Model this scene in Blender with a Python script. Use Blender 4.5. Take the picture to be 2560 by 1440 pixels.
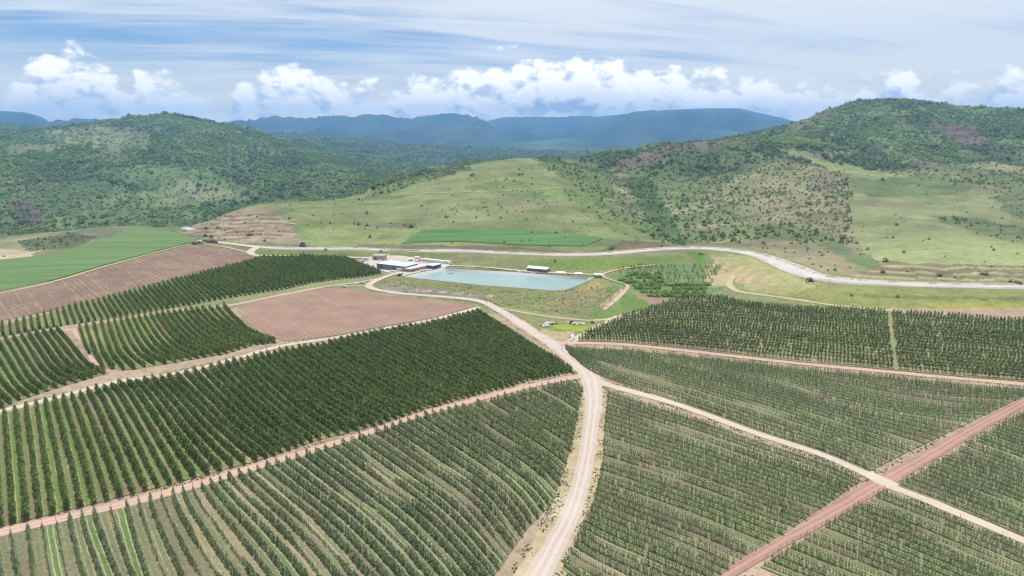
import bpy, bmesh, math, random
import numpy as np
from mathutils import Vector, Matrix
from mathutils.geometry import delaunay_2d_cdt

random.seed(7)
RNG = np.random.default_rng(7)
R = math.radians
for o in list(bpy.data.objects):
    bpy.data.objects.remove(o)
SC = bpy.context.scene
COL = SC.collection

# ------------------------------------------------------------------ camera
CAM_H = 110.0
FPX = 1707.0                     # focal length in pixels of a 2560 wide frame
PITCH = math.atan(370.0 / FPX)
cp, sp = math.cos(PITCH), math.sin(PITCH)
cd = bpy.data.cameras.new('camera')
cam = bpy.data.objects.new('camera', cd)
COL.objects.link(cam)
cam.location = (0, 0, CAM_H)
cam.rotation_euler = (R(90) - PITCH, 0, 0)
cd.sensor_width = 36.0
cd.lens = FPX / 2560.0 * 36.0
cd.clip_start = 1.0
cd.clip_end = 80000.0
SC.camera = cam

# ------------------------------------------------------------------ sun, exposure
SUN_AZ, SUN_EL = -6.0, 68.0      # degrees; azimuth clockwise from +Y
sl = bpy.data.lights.new('sun', 'SUN')
sl.energy = 4.8
sl.angle = R(0.55)
sl.color = (1.0, 0.955, 0.89)
so = bpy.data.objects.new('sun', sl)
COL.objects.link(so)
so.location = (0, 0, 2500)
sdir = Vector((math.sin(R(SUN_AZ)) * math.cos(R(SUN_EL)), math.cos(R(SUN_AZ)) * math.cos(R(SUN_EL)), math.sin(R(SUN_EL))))
so.rotation_euler = sdir.to_track_quat('Z', 'Y').to_euler()

vs = SC.view_settings
vs.view_transform = 'Standard'
vs.look = 'None'
vs.exposure = 0.12
vs.gamma = 1.0
vs.use_curve_mapping = False
SC.render.engine = 'CYCLES'
cy = SC.cycles
cy.max_bounces = 6
cy.diffuse_bounces = 4
cy.glossy_bounces = 2
cy.transmission_bounces = 4
cy.transparent_max_bounces = 6
cy.volume_bounces = 0
cy.caustics_reflective = False
cy.caustics_refractive = False
cy.use_denoising = True
cy.denoising_prefilter = 'ACCURATE'
cy.use_adaptive_sampling = False
cy.sample_clamp_indirect = 4.0
cy.pixel_filter_type = 'BLACKMAN_HARRIS'
cy.filter_width = 1.3


def lin(c):
    c = np.asarray(c, float) / 255.0
    return np.where(c <= 0.04045, c / 12.92, ((c + 0.055) / 1.055) ** 2.4)


KALB = 0.60


def alb(r, g, b, k=None):
    """base colour whose sunlit look is about the sRGB value r, g, b"""
    v = lin((r, g, b)) * (KALB if k is None else k)
    return (float(v[0]), float(v[1]), float(v[2]), 1.0)


# ------------------------------------------------------------------ node helpers
class NT:
    def __init__(self, tree):
        self.t = tree
        self.n = tree.nodes
        self.l = tree.links

    def new(self, typ, **kw):
        n = self.n.new(typ)
        for k, v in kw.items():
            setattr(n, k, v)
        return n

    def put(self, sock, v):
        if isinstance(v, bpy.types.NodeSocket):
            self.l.new(v, sock)
        elif v is not None:
            if isinstance(v, (tuple, list)) and sock.type == 'VECTOR':
                v = tuple(v)[:3]
            sock.default_value = v

    def math(self, op, a, b=None, c=None, clamp=False):
        n = self.new('ShaderNodeMath', operation=op)
        n.use_clamp = clamp
        self.put(n.inputs[0], a)
        if b is not None:
            self.put(n.inputs[1], b)
        if c is not None:
            self.put(n.inputs[2], c)
        return n.outputs[0]

    def vmath(self, op, a, b=None, out=0):
        n = self.new('ShaderNodeVectorMath', operation=op)
        self.put(n.inputs[0], a)
        if b is not None:
            self.put(n.inputs[1], b)
        return n.outputs[out]

    def comb(self, x, y, z=0.0):
        n = self.new('ShaderNodeCombineXYZ')
        self.put(n.inputs[0], x); self.put(n.inputs[1], y); self.put(n.inputs[2], z)
        return n.outputs[0]

    def sep(self, v):
        n = self.new('ShaderNodeSeparateXYZ')
        self.put(n.inputs[0], v)
        return n.outputs

    def noise(self, vec, scale, detail=4.0, rough=0.55, dist=0.0, out=0):
        n = self.new('ShaderNodeTexNoise')
        self.put(n.inputs['Vector'], vec)
        n.inputs['Scale'].default_value = scale
        n.inputs['Detail'].default_value = detail
        n.inputs['Roughness'].default_value = rough
        n.inputs['Distortion'].default_value = dist
        return n.outputs[out]

    def rng(self, v, a, b, c=0.0, d=1.0, smooth=False):
        n = self.new('ShaderNodeMapRange')
        if smooth:
            n.interpolation_type = 'SMOOTHSTEP'
        self.put(n.inputs[0], v)
        for i, x in enumerate((a, b, c, d)):
            self.put(n.inputs[i + 1], x)
        return n.outputs[0]

    def mix(self, f, a, b, mode='MIX'):
        n = self.new('ShaderNodeMix', data_type='RGBA', blend_type=mode)
        self.put(n.inputs[0], f); self.put(n.inputs[6], a); self.put(n.inputs[7], b)
        return n.outputs[2]

    def ramp(self, f, stops):
        n = self.new('ShaderNodeValToRGB')
        el = n.color_ramp.elements
        while len(el) < len(stops):
            el.new(0.5)
        for e, (p, c) in zip(el, stops):
            e.position = p
            e.color = c if hasattr(c, '__len__') else (c, c, c, 1)
        self.put(n.inputs[0], f)
        return n.outputs[0]

    def attr(self, name, out='Color', typ='GEOMETRY'):
        n = self.new('ShaderNodeAttribute', attribute_name=name)
        n.attribute_type = typ
        return n.outputs[out]


def material(name, rough=0.9, spec=0.15, color=None):
    m = bpy.data.materials.new(name)
    m.use_nodes = True
    nt = NT(m.node_tree)
    b = m.node_tree.nodes['Principled BSDF']
    b.inputs['Roughness'].default_value = rough
    b.inputs['Specular IOR Level'].default_value = spec
    if color is not None:
        b.inputs['Base Color'].default_value = color
    return m, nt, b


def pixel_dir(u, v):
    a = (u - 1280.0) / FPX
    b = (720.0 - v) / FPX
    return np.array((a, cp + sp * b, -sp + cp * b))


# ------------------------------------------------------------------ world: Nishita sky with cirrus and a bank of cumulus
world = bpy.data.worlds.new('World')
SC.world = world
world.use_nodes = True
wt = NT(world.node_tree)
bg = world.node_tree.nodes['Background']
sky = wt.new('ShaderNodeTexSky', sky_type='NISHITA')
sky.sun_disc = False
sky.sun_elevation = R(SUN_EL)
sky.sun_rotation = R(SUN_AZ)
sky.altitude = 600.0
sky.air_density = 1.0
sky.dust_density = 0.6
sky.ozone_density = 2.0
SKY_STRENGTH = 0.074
bg.inputs[1].default_value = SKY_STRENGTH
tc = wt.new('ShaderNodeTexCoord')
d = wt.vmath('NORMALIZE', tc.outputs['Generated'])
dx, dy, dz = wt.sep(d)
az = wt.math('ARCTAN2', dx, dy)
el = wt.math('ARCSINE', dz)
# cirrus: streaks on a flat layer high above
inv = wt.math('DIVIDE', 1.0, wt.math('MAXIMUM', wt.math('ADD', dz, 0.10), 0.02))
px = wt.math('MULTIPLY', dx, inv)
py = wt.math('MULTIPLY', dy, inv)
ca, sa = math.cos(R(14)), math.sin(R(14))
rx = wt.math('ADD', wt.math('MULTIPLY', px, ca), wt.math('MULTIPLY', py, sa))
ry = wt.math('SUBTRACT', wt.math('MULTIPLY', py, ca), wt.math('MULTIPLY', px, sa))
cv = wt.comb(wt.math('MULTIPLY', rx, 0.42), wt.math('MULTIPLY', ry, 1.5), 3.7)
n1 = wt.noise(cv, 1.75, 8.0, 0.58, 0.45)
n2 = wt.noise(wt.comb(px, py, 1.3), 0.42, 3.0, 0.5, 0.2)
veil = wt.rng(wt.math('ADD', wt.math('MULTIPLY', px, 0.060), wt.math('MULTIPLY', n2, 0.62)), 0.22, 0.50, 0.0, 1.0, True)
cir = wt.rng(wt.math('ADD', wt.math('ADD', n1, wt.math('MULTIPLY', veil, 0.26)), wt.math('MULTIPLY', wt.math('MINIMUM', wt.math('SUBTRACT', el, 0.135), 0.13), 1.1)), 0.30, 0.78, 0.0, 1.0, True)
cir = wt.math('MULTIPLY', cir, wt.rng(el, 0.02, 0.11, 0.45, 1.0, True))
SKYMUL = (0.84, 1.02, 1.20, 1.0)
skyc = wt.mix(1.0, sky.outputs[0], SKYMUL, 'MULTIPLY')
c1 = wt.mix(wt.math('MULTIPLY', cir, 0.90), skyc, (13.2, 13.0, 12.2, 1))
# cumulus bank
TOP = [(-400, 215), (-150, 190), (0, 262), (45, 175), (95, 128), (140, 104), (200, 135), (270, 175), (318, 222), (345, 180), (420, 190), (500, 232),
       (560, 262), (610, 182), (680, 190), (765, 166), (850, 200), (960, 212), (1050, 190), (1150, 182), (1290, 148), (1450, 152),
       (1560, 170), (1640, 152), (1750, 182), (1900, 178), (1965, 205), (2060, 222), (2200, 212), (2270, 182), (2360, 205), (2520, 190)]
stops = []
AZ0, AZ1 = -1.0, 1.0
for (u, v) in TOP:
    q = pixel_dir(u, v)
    a_ = math.atan2(q[0], q[1])
    e_ = math.asin(q[2] / np.linalg.norm(q))
    stops.append(((a_ - AZ0) / (AZ1 - AZ0), e_ / 0.2))
top = wt.math('MULTIPLY', wt.ramp(wt.rng(az, AZ0, AZ1), stops), 0.2)


def cumulus(off_a, off_e):
    A = wt.math('ADD', az, off_a)
    E = wt.math('ADD', el, off_e)
    p = wt.comb(A, wt.math('MULTIPLY', E, 1.55), 0.37)
    w = wt.noise(p, 9.0, 2.0, 0.5, 0.0, 1)
    p2 = wt.vmath('ADD', p, wt.vmath('MULTIPLY', wt.vmath('SUBTRACT', w, (0.5, 0.5, 0.5)), (0.035, 0.03, 0.02)))
    nb = wt.noise(p2, 17.0, 9.0, 0.62)
    vo = []
    for sc_ in (26.0, 58.0):
        v1 = wt.new('ShaderNodeTexVoronoi', feature='F1', voronoi_dimensions='2D')
        wt.put(v1.inputs['Vector'], p2)
        v1.inputs['Scale'].default_value = sc_
        vo.append(wt.math('SUBTRACT', 0.42, v1.outputs['Distance']))
    bil = wt.math('ADD', wt.math('MULTIPLY', vo[0], 0.36), wt.math('MULTIPLY', vo[1], 0.16))
    f = wt.math('ADD', wt.math('MULTIPLY', wt.math('SUBTRACT', nb, 0.5), 1.6), bil)
    h = wt.math('DIVIDE', wt.math('SUBTRACT', top, E), 0.030)
    h = wt.math('MINIMUM', h, 2.3)
    return wt.math('ADD', f, wt.math('MULTIPLY', h, 0.42))


den = cumulus(0.0, 0.0)
deu = cumulus(0.010, 0.018)
edge = wt.rng(den, -0.02, 0.24, 0.0, 1.0, True)
lit = wt.rng(wt.math('SUBTRACT', den, deu), -0.14, 0.30, 0.0, 1.0, True)
core = wt.rng(den, 0.12, 0.95, 1.0, 0.05, True)
lit = wt.math('MULTIPLY', wt.math('ADD', wt.math('MULTIPLY', lit, 0.78), wt.math('MULTIPLY', core, 0.34)), 1.0, clamp=True)
cumc = wt.mix(lit, (4.6, 5.6, 8.2, 1), (26, 24.0, 19.5, 1))
edge = wt.math('MULTIPLY', edge, wt.rng(el, 0.005, 0.06, 0.25, 0.97, True))
hz = wt.rng(el, 0.0, 0.125, 0.88, 0.0, True)
c2 = wt.mix(hz, c1, (32.0, 26.5, 14.5, 1))
c3 = wt.mix(edge, c2, cumc)
wt.put(bg.inputs[0], c3)


# ------------------------------------------------------------------ object helpers
def tag(o, label=None, cat=None, group=None, kind=None):
    if label: o['label'] = label
    if cat: o['category'] = cat
    if group: o['group'] = group
    if kind: o['kind'] = kind
    return o


def link(name, me, parent=None):
    o = bpy.data.objects.new(name, me)
    COL.objects.link(o)
    if parent is not None:
        o.parent = parent
    return o


def empty(name, loc=(0, 0, 0), rz=0.0):
    o = bpy.data.objects.new(name, None)
    COL.objects.link(o)
    o.location = loc
    o.rotation_euler = (0, 0, rz)
    o.empty_display_size = 0.5
    return o


def np_mesh(name, verts, faces, smooth=False):
    """faces: (n,k) int array, one k"""
    me = bpy.data.meshes.new(name)
    verts = np.asarray(verts, np.float32)
    faces = np.asarray(faces, np.int32)
    k = faces.shape[1]
    me.vertices.add(len(verts))
    me.vertices.foreach_set('co', verts.ravel())
    me.loops.add(faces.size)
    me.loops.foreach_set('vertex_index', faces.ravel())
    me.polygons.add(len(faces))
    me.polygons.foreach_set('loop_start', np.arange(0, faces.size, k, dtype=np.int32))
    me.polygons.foreach_set('loop_total', np.full(len(faces), k, np.int32))
    me.update(calc_edges=True)
    me.validate()
    if smooth:
        me.polygons.foreach_set('use_smooth', np.ones(len(faces), bool))
    return me


def set_attr(me, name, typ, data):
    a = me.attributes.new(name, typ, 'POINT')
    data = np.asarray(data)
    if typ == 'FLOAT':
        a.data.foreach_set('value', data.astype(np.float32).ravel())
    elif typ == 'INT':
        a.data.foreach_set('value', data.astype(np.int32).ravel())
    elif typ == 'FLOAT_VECTOR':
        a.data.foreach_set('vector', data.astype(np.float32).ravel())
    elif typ == 'FLOAT_COLOR':
        a.data.foreach_set('color', data.astype(np.float32).ravel())


class MB:
    """collects shapes, built as one mesh object"""
    def __init__(self):
        self.v, self.f = [], []

    def add(self, vs_, fs):
        n = len(self.v)
        self.v += [tuple(x) for x in vs_]
        self.f += [tuple(i + n for i in q) for q in fs]
        return self

    def box(self, x0, x1, y0, y1, z0, z1, inset=0.0):
        i = inset
        return self.add([(x0, y0, z0), (x1, y0, z0), (x1, y1, z0), (x0, y1, z0),
                         (x0 + i, y0 + i, z1), (x1 - i, y0 + i, z1), (x1 - i, y1 - i, z1), (x0 + i, y1 - i, z1)],
                        [(0, 3, 2, 1), (4, 5, 6, 7), (0, 1, 5, 4), (1, 2, 6, 5), (2, 3, 7, 6), (3, 0, 4, 7)])

    def prism(self, prof, x0, x1):
        """profile in (y,z), extruded along x"""
        n = len(prof)
        vs_ = [(x0, y, z) for y, z in prof] + [(x1, y, z) for y, z in prof]
        fs = [tuple(range(n)), tuple(range(2 * n - 1, n - 1, -1))]
        fs += [(i, n + i, n + (i + 1) % n, (i + 1) % n) for i in range(n)]
        return self.add(vs_, fs)

    def tube(self, p, q, r0, r1=None, n=6):
        r1 = r0 if r1 is None else r1
        p, q = Vector(p), Vector(q)
        dd = (q - p).normalized()
        a = dd.orthogonal().normalized()
        b = dd.cross(a)
        vs_ = []
        for c, r in ((p, r0), (q, r1)):
            for i in range(n):
                t = 2 * math.pi * i / n
                vs_.append(c + a * (r * math.cos(t)) + b * (r * math.sin(t)))
        fs = [(i, (i + 1) % n, n + (i + 1) % n, n + i) for i in range(n)]
        fs += [tuple(range(n - 1, -1, -1)), tuple(range(n, 2 * n))]
        return self.add(vs_, fs)

    def mesh(self, name, mat=None):
        me = bpy.data.meshes.new(name)
        me.from_pydata(self.v, [], self.f)
        bm = bmesh.new()
        bm.from_mesh(me)
        bmesh.ops.recalc_face_normals(bm, faces=bm.faces)
        bm.to_mesh(me)
        bm.free()
        if mat: me.materials.append(mat)
        return me

    def build(self, name, mat, parent=None):
        return link(name, self.mesh(name, mat), parent)


# ------------------------------------------------------------------ numpy noise
_L = RNG.random((256, 256))


def vnoise(x, y, seed=0):
    x = np.asarray(x, float) + seed * 17.31
    y = np.asarray(y, float) + seed * 9.77
    xi, yi = np.floor(x).astype(int), np.floor(y).astype(int)
    fx, fy = x - xi, y - yi
    fx = fx * fx * (3 - 2 * fx)
    fy = fy * fy * (3 - 2 * fy)
    g = lambda i, j: _L[(xi + i) & 255, (yi + j) & 255]
    return (g(0, 0) * (1 - fx) + g(1, 0) * fx) * (1 - fy) + (g(0, 1) * (1 - fx) + g(1, 1) * fx) * fy


def fbm(x, y, oct=4, seed=0):
    s, a, t = 0.0, 1.0, 0.0
    for k in range(oct):
        s = s + a * vnoise(x * 2 ** k, y * 2 ** k, seed + k * 3)
        t += a
        a *= 0.5
    return s / t


# ------------------------------------------------------------------ terrain heights
def at_depth(u, v, Y):
    q = pixel_dir(u, v)
    return (q[0] / q[1] * Y, Y, CAM_H + q[2] / q[1] * Y)


def at_level(u, v, z):
    q = pixel_dir(u, v)
    t = (z - CAM_H) / q[2]
    return (q[0] * t, q[1] * t, z)


def hidden(u, Y, z):
    q = pixel_dir(u, 350.0)
    return (q[0] / q[1] * Y, Y, z)


CP = []           # x, y, z, tag
for (u, v, z) in [
    (-300, 1440, 1), (0, 1440, 0), (500, 1440, 0), (1000, 1440, 0), (1500, 1440, -1), (2000, 1440, 0), (2560, 1440, 1), (2900, 1440, 1),
    (0, 1330, 1.0), (480, 1215, 0.5), (950, 1075, -.5), (1340, 962, -1), (1484, 990, -1), (1500, 1200, -1.5), (2200, 1208, 0), (2560, 1005, 2), (2900, 1150, 3),
    (0, 1028, 1.5), (160, 990, 1.0), (420, 935, 0.5), (700, 865, 0.5), (960, 820, 0.5), (1195, 770, 0), (800, 980, .8), (300, 1130, 2.2), (1100, 900, .8),
    (-200, 1100, 2), (-200, 850, 6), (0, 848, 5), (100, 900, 3.6), (190, 820, 5), (330, 800, 4.5), (590, 760, 4), (800, 718, 3.5), (985, 688, 3.2),
    (300, 870, 3.4), (480, 880, 1.6), (640, 840, 1.8),
    (0, 733, 10), (250, 670, 11), (500, 608, 12), (400, 690, 8.5), (600, 660, 8), (820, 660, 5),
    (-200, 760, 10), (0, 648, 9), (130, 635, 9.5), (330, 564, 13), (440, 580, 11), (250, 598, 11), (400, 600, 12),
    (640, 637, 8), (760, 641, 6.5), (900, 648, 4.5), (1000, 655, 3.6), (1100, 662, 3.6), (1000, 680, 3.3), (1030, 690, 3.4),
    (930, 720, 2.6), (980, 731, 2.4), (1130, 744, 1.6), (800, 770, 2.5), (1000, 780, 1.8),
    (1105, 669, 4.2), (1300, 680, 4.6), (1490, 692, 4.6), (1420, 725, 4.4), (1200, 714, 4.2), (1010, 694, 4.0), (1480, 690, 4.6), (1460, 706, 4.5),
    (1250, 765, 0.2), (1330, 790, -.2), (1420, 797, -.5), (1380, 850, -1), (1500, 800, -.5), (1430, 855, -1), (1560, 780, 0), (1620, 760, 1.0),
    (1600, 720, 2.0), (1700, 690, 3.5), (1560, 700, 3.0), (1750, 725, 2.5), (1800, 700, 5),
    (1560, 860, -.5), (1740, 880, 0), (1980, 905, 0.5), (2200, 925, 1), (2560, 958, 2), (2900, 985, 4),
    (1700, 745, 2.5), (1820, 737, 4), (1900, 752, 5), (2200, 778, 6.5), (2560, 803, 8), (1700, 810, 1.2), (2000, 830, 3), (2300, 850, 4), (2800, 820, 9), (2560, 880, 4.5),
    (1900, 715, 8), (2000, 730, 8.5), (2300, 755, 10), (2560, 765, 11),
    (700, 629, 7.8), (1000, 632, 8), (1300, 641, 8.5), (1480, 646, 9), (1640, 633, 10), (1760, 630, 11), (1890, 648, 11.5), (1980, 682, 12), (2040, 702, 12), (2200, 719, 12.5), (2560, 726, 13), (2900, 732, 13),
    (700, 614, 8.6), (1000, 618, 9), (1300, 625, 9.4), (1480, 629, 10), (1640, 615, 11), (1760, 613, 12), (1890, 626, 12.5), (1985, 655, 13.2), (2050, 682, 13.5), (2200, 700, 13.6), (2560, 709, 14), (2900, 715, 14),
]:
    CP.append(at_level(u, v, z) + (0,))
GRASSY, LEFT, RIGHT, VALLEY = 1, 2, 3, 4
for (u, v, Y, t) in [
    # rounded grassy hill
    (1100, 606, 690, 1), (1300, 600, 695, 1), (1460, 612, 665, 1), (1050, 575, 750, 1), (1300, 572, 755, 1), (1500, 592, 710, 1),
    (800, 600, 720, 1), (640, 590, 700, 1), (720, 570, 740, 1), (900, 570, 780, 1), (560, 590, 690, 1), (480, 578, 720, 1),
    (540, 550, 780, 1), (590, 527, 850, 1), (650, 516, 880, 1), (760, 507, 930, 1), (880, 496, 1020, 1), (1000, 540, 830, 1), (1000, 490, 980, 1),
    (1000, 452, 1120, 1), (1150, 416, 1230, 1), (1270, 401, 1270, 1), (1340, 403, 1280, 1), (1420, 411, 1330, 1), (1500, 423, 1390, 1),
    (1150, 480, 970, 1), (1300, 480, 960, 1), (1300, 530, 830, 1), (1450, 520, 870, 1), (1450, 460, 1080, 1), (1550, 560, 780, 1), (1620, 600, 700, 1),
    # gully
    (1685, 605, 685, 3), (1640, 545, 880, 3), (1590, 480, 1120, 3), (1530, 430, 1400, 3),
    # right spur and hill
    (1600, 391, 1480, 3), (1700, 357, 1560, 3), (1800, 342, 1650, 3), (1880, 331, 1750, 3), (1970, 311, 1980, 3), (2020, 291, 2080, 3), (2070, 270, 2140, 3), (2130, 252, 2200, 3),
    (2200, 241, 2250, 3), (2300, 246, 2300, 3), (2400, 259, 2340, 3), (2560, 268, 2350, 3), (2700, 280, 2350, 3), (2900, 300, 2300, 3),
    (1700, 450, 1180, 3), (1700, 530, 920, 3), (1760, 590, 740, 3), (1850, 400, 1400, 3), (1850, 480, 1080, 3), (1850, 560, 790, 3), (1950, 600, 690, 3),
    (2000, 350, 1650, 3), (2200, 340, 1750, 3), (2400, 360, 1650, 3), (2560, 370, 1600, 3), (2100, 395, 1420, 3), (2300, 410, 1380, 3), (2500, 430, 1300, 3), (2750, 430, 1300, 3),
    (2050, 420, 1230, 3), (2150, 443, 1130, 3), (2100, 500, 920, 3), (2150, 570, 700, 3), (2000, 500, 930, 3),
    (2300, 470, 1050, 3), (2300, 550, 730, 3), (2300, 610, 590, 3), (2300, 660, 505, 3), (2500, 500, 950, 3), (2500, 560, 710, 3), (2500, 640, 540, 3), (2800, 560, 720, 3), (2800, 640, 540, 3),
    (2050, 640, 575, 3), (2560, 450, 1150, 3),
    # left hill and valley
    (430, 286, 2900, 2), (330, 289, 2950, 2), (230, 301, 2950, 2), (160, 317, 2850, 2), (60, 325, 2700, 2), (-100, 330, 2600, 2), (-300, 320, 2600, 2),
    (500, 299, 2900, 2), (570, 312, 2900, 2), (640, 326, 2900, 2), (720, 346, 2850, 2), (850, 381, 2700, 2), (1000, 401, 2600, 2), (1130, 412, 2550, 2),
    (300, 366, 2080, 2), (150, 372, 2030, 2), (0, 378, 2000, 2), (-200, 380, 2000, 2), (400, 420, 1800, 2), (200, 346, 2450, 2), (380, 350, 2400, 2),
    (540, 352, 2250, 2), (600, 420, 1850, 2), (700, 400, 2150, 2), (800, 430, 2000, 2), (900, 440, 1950, 2), (1000, 425, 2200, 2),
    (300, 480, 1560, 2), (600, 475, 1580, 2), (100, 470, 1560, 2), (-150, 470, 1550, 2), (800, 478, 1560, 2),
    (300, 540, 1260, 2), (600, 508, 1380, 2), (0, 565, 1130, 2), (-200, 570, 1100, 2), (450, 560, 1150, 2), (150, 560, 1160, 2),
    # middle distance valley
    (720, 340, 5200, 4), (900, 353, 5200, 4), (1100, 370, 5000, 4), (1300, 385, 4800, 4), (1450, 392, 4600, 4), (1180, 402, 3600, 4), (1480, 404, 2700, 4), (1560, 393, 2700, 4), (1420, 412, 2500, 4),
    (0, 318, 4600, 4), (130, 322, 4600, 4), (-200, 305, 4600, 4),
]:
    CP.append(at_depth(u, v, Y) + (t,))
for (u, Y, z, t) in [
    (330, 900, -8, 2), (330, 1000, -25, 2), (100, 820, 0, 2), (100, 950, -25, 2), (-200, 900, -15, 2), (480, 830, 5, 2), (500, 960, -18, 2),
    (600, 960, 15, 2), (640, 1120, -8, 2), (880, 1150, 6, 2), (880, 1300, -8, 2), (1000, 1300, 30, 2), (1000, 1600, 0, 2), (1150, 1500, 40, 2), (1270, 1600, 45, 4), (1270, 2000, 0, 4), (1420, 1650, 35, 4), (1420, 2100, 5, 4),
    (1500, 1700, 25, 4), (1600, 1900, 50, 4), (1600, 2400, 15, 4), (1800, 2100, 90, 3), (1800, 2800, 30, 3), (1970, 2500, 120, 3), (2200, 2900, 170, 3), (2560, 3000, 150, 3), (2900, 3000, 150, 3),
    (2200, 4000, 80, 3), (2700, 4200, 80, 3), (1900, 4200, 40, 4),
    (430, 3500, 140, 2), (160, 3500, 120, 2), (-200, 3500, 120, 2), (640, 3600, 90, 2), (850, 3500, 60, 2), (1000, 3300, 10, 2),
    (200, 5600, 120, 4), (800, 6200, 60, 4), (1300, 6200, 0, 4), (1800, 6200, 0, 4), (2400, 6200, 60, 4), (-300, 6200, 100, 4), (3000, 6200, 60, 4),
    (0, 60, 0, 0), (1280, 60, -1, 0), (2560, 60, 0, 0), (-600, 60, 0, 0), (3200, 60, 0, 0), (-700, 300, 6, 0), (3300, 300, 8, 0), (3300, 700, 25, 3), (-700, 700, 8, 0),
]:
    CP.append(hidden(u, Y, z) + (t,))
CPA = np.array(CP)


def lp(x, y):
    return np.stack([np.arctan2(x, y), 0.5 * np.log(x * x + y * y)], -1)


CQ = lp(CPA[:, 0], CPA[:, 1])
NC = len(CQ)
C2 = 0.035 ** 2


def phi(a, b):
    return np.sqrt(((a[:, None, :] - b[None, :, :]) ** 2).sum(-1) + C2)


MA = np.zeros((NC + 3, NC + 3))
MA[:NC, :NC] = phi(CQ, CQ) - np.eye(NC) * 0.002
MA[:NC, NC:] = np.c_[np.ones(NC), CQ]
MA[NC:, :NC] = MA[:NC, NC:].T
RW = np.linalg.solve(MA, np.r_[CPA[:, 2], 0, 0, 0])

NA, ND = 620, 560
AZM = R(54)
AZS = np.linspace(-AZM, AZM, NA)
LRS = np.linspace(math.log(55.0), math.log(7000.0), ND)
RHO = np.exp(LRS)
gx = np.sin(AZS)[None, :] * RHO[:, None]
gy = np.cos(AZS)[None, :] * RHO[:, None]
pts2 = lp(gx.ravel(), gy.ravel())
gz = np.empty(len(pts2))
nearest = np.empty(len(pts2), int)
for i in range(0, len(pts2), 20000):
    ph = phi(pts2[i:i + 20000], CQ)
    gz[i:i + 20000] = ph @ RW[:NC] + RW[NC] + pts2[i:i + 20000] @ RW[NC + 1:]
    nearest[i:i + 20000] = ph.argmin(1)
gz = gz.reshape(ND, NA)
gtag = CPA[:, 3][nearest].astype(int).reshape(ND, NA)


def sstep(x, a, b):
    t = np.clip((x - a) / (b - a), 0, 1)
    return t * t * (3 - 2 * t)


hm = sstep(gy, 720, 1500)
rid = 1 - np.abs(2 * fbm(gx / 330, gy / 330, 3, 1) - 1)
rid2 = 1 - np.abs(2 * fbm(gx / 120, gy / 120, 3, 5) - 1)
gz += hm * ((rid - 0.7) * 72 + (rid2 - 0.7) * 20) * np.where(gtag == 1, 0.22, 1.0)
gz += sstep(gy, 560, 760) * (fbm(gx / 45, gy / 45, 3, 9) - .5) * 3.0
gz += sstep(gy, 60, 300) * (fbm(gx / 60, gy / 60, 2, 13) - .5) * 0.5


# keep the two long hills to the crest lines they have, gullies and all
for tg_, crest_, y_lo, y_hi in ((2, [(-400, 322), (-100, 330), (60, 327), (160, 318), (230, 303), (330, 291), (400, 287), (430, 286), (470, 291), (500, 299), (570, 313), (640, 327), (720, 347), (850, 382), (1000, 402), (1130, 413)], 1500, 2700),
                                (3, [(1560, 412), (1600, 393), (1700, 358), (1800, 343), (1880, 333), (1970, 313), (2020, 293), (2070, 272), (2130, 254), (2200, 243), (2300, 249), (2400, 262), (2560, 271), (2700, 283), (2900, 303)], 1300, 2150)):
    cq = [pixel_dir(u, v) for u, v in crest_]
    ca_ = np.array([math.atan2(q[0], q[1]) for q in cq]); ct_ = np.array([q[2] / math.hypot(q[0], q[1]) for q in cq])
    want = np.interp(AZS, ca_, ct_)
    tn = np.where((gtag == tg_) & (gy > 1000), (gz + 2.0 - CAM_H) / RHO[:, None], -9)
    have = tn.max(0)
    ok = (have > -1) & (AZS > ca_[0]) & (AZS < ca_[-1])
    dlt = np.where(ok, want - have, 0.0)
    dlt = np.convolve(np.r_[[dlt[0]] * 4, dlt, [dlt[-1]] * 4], np.ones(9) / 9, 'valid')
    gz += np.clip(dlt, -.03, .03)[None, :] * RHO[:, None] * sstep(gy, y_lo, y_hi) * (1 - sstep(gy, 3300, 4300))


def polar_ij(x, y):
    fa = (np.arctan2(x, y) + AZM) / (2 * AZM) * (NA - 1)
    fr = (0.5 * np.log(x * x + y * y) - LRS[0]) / (LRS[-1] - LRS[0]) * (ND - 1)
    return np.clip(fa, 0, NA - 1.001), np.clip(fr, 0, ND - 1.001)


def hgt(x, y):
    fa, fr = polar_ij(np.asarray(x, float), np.asarray(y, float))
    i, j = fa.astype(int), fr.astype(int)
    a, r = fa - i, fr - j
    return (gz[j, i] * (1 - a) + gz[j, i + 1] * a) * (1 - r) + (gz[j + 1, i] * (1 - a) + gz[j + 1, i + 1] * a) * r


def ground_many(uv):
    """where the view lines through photo points uv first meet the terrain"""
    uv = np.asarray(uv, float).reshape(-1, 2)
    q = np.stack([(uv[:, 0] - 1280) / FPX, cp + sp * (720 - uv[:, 1]) / FPX, -sp + cp * (720 - uv[:, 1]) / FPX], -1)
    Y = np.exp(np.linspace(math.log(75.0), math.log(6500.0), 900))
    T = Y[None, :] / q[:, 1:2]
    X = q[:, 0:1] * T
    Z = CAM_H + q[:, 2:3] * T
    below = Z < hgt(X, np.broadcast_to(Y[None, :], X.shape))
    k = np.where(below.any(1), below.argmax(1), 899)
    k = np.maximum(k, 1)
    lo, hi = Y[k - 1], Y[k]
    for _ in range(18):
        m = (lo + hi) / 2
        t = m / q[:, 1]
        b = CAM_H + q[:, 2] * t < hgt(q[:, 0] * t, m)
        hi = np.where(b, m, hi)
        lo = np.where(b, lo, m)
    t = hi / q[:, 1]
    x, y = q[:, 0] * t, hi
    return np.stack([x, y, hgt(x, y)], -1)


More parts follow.
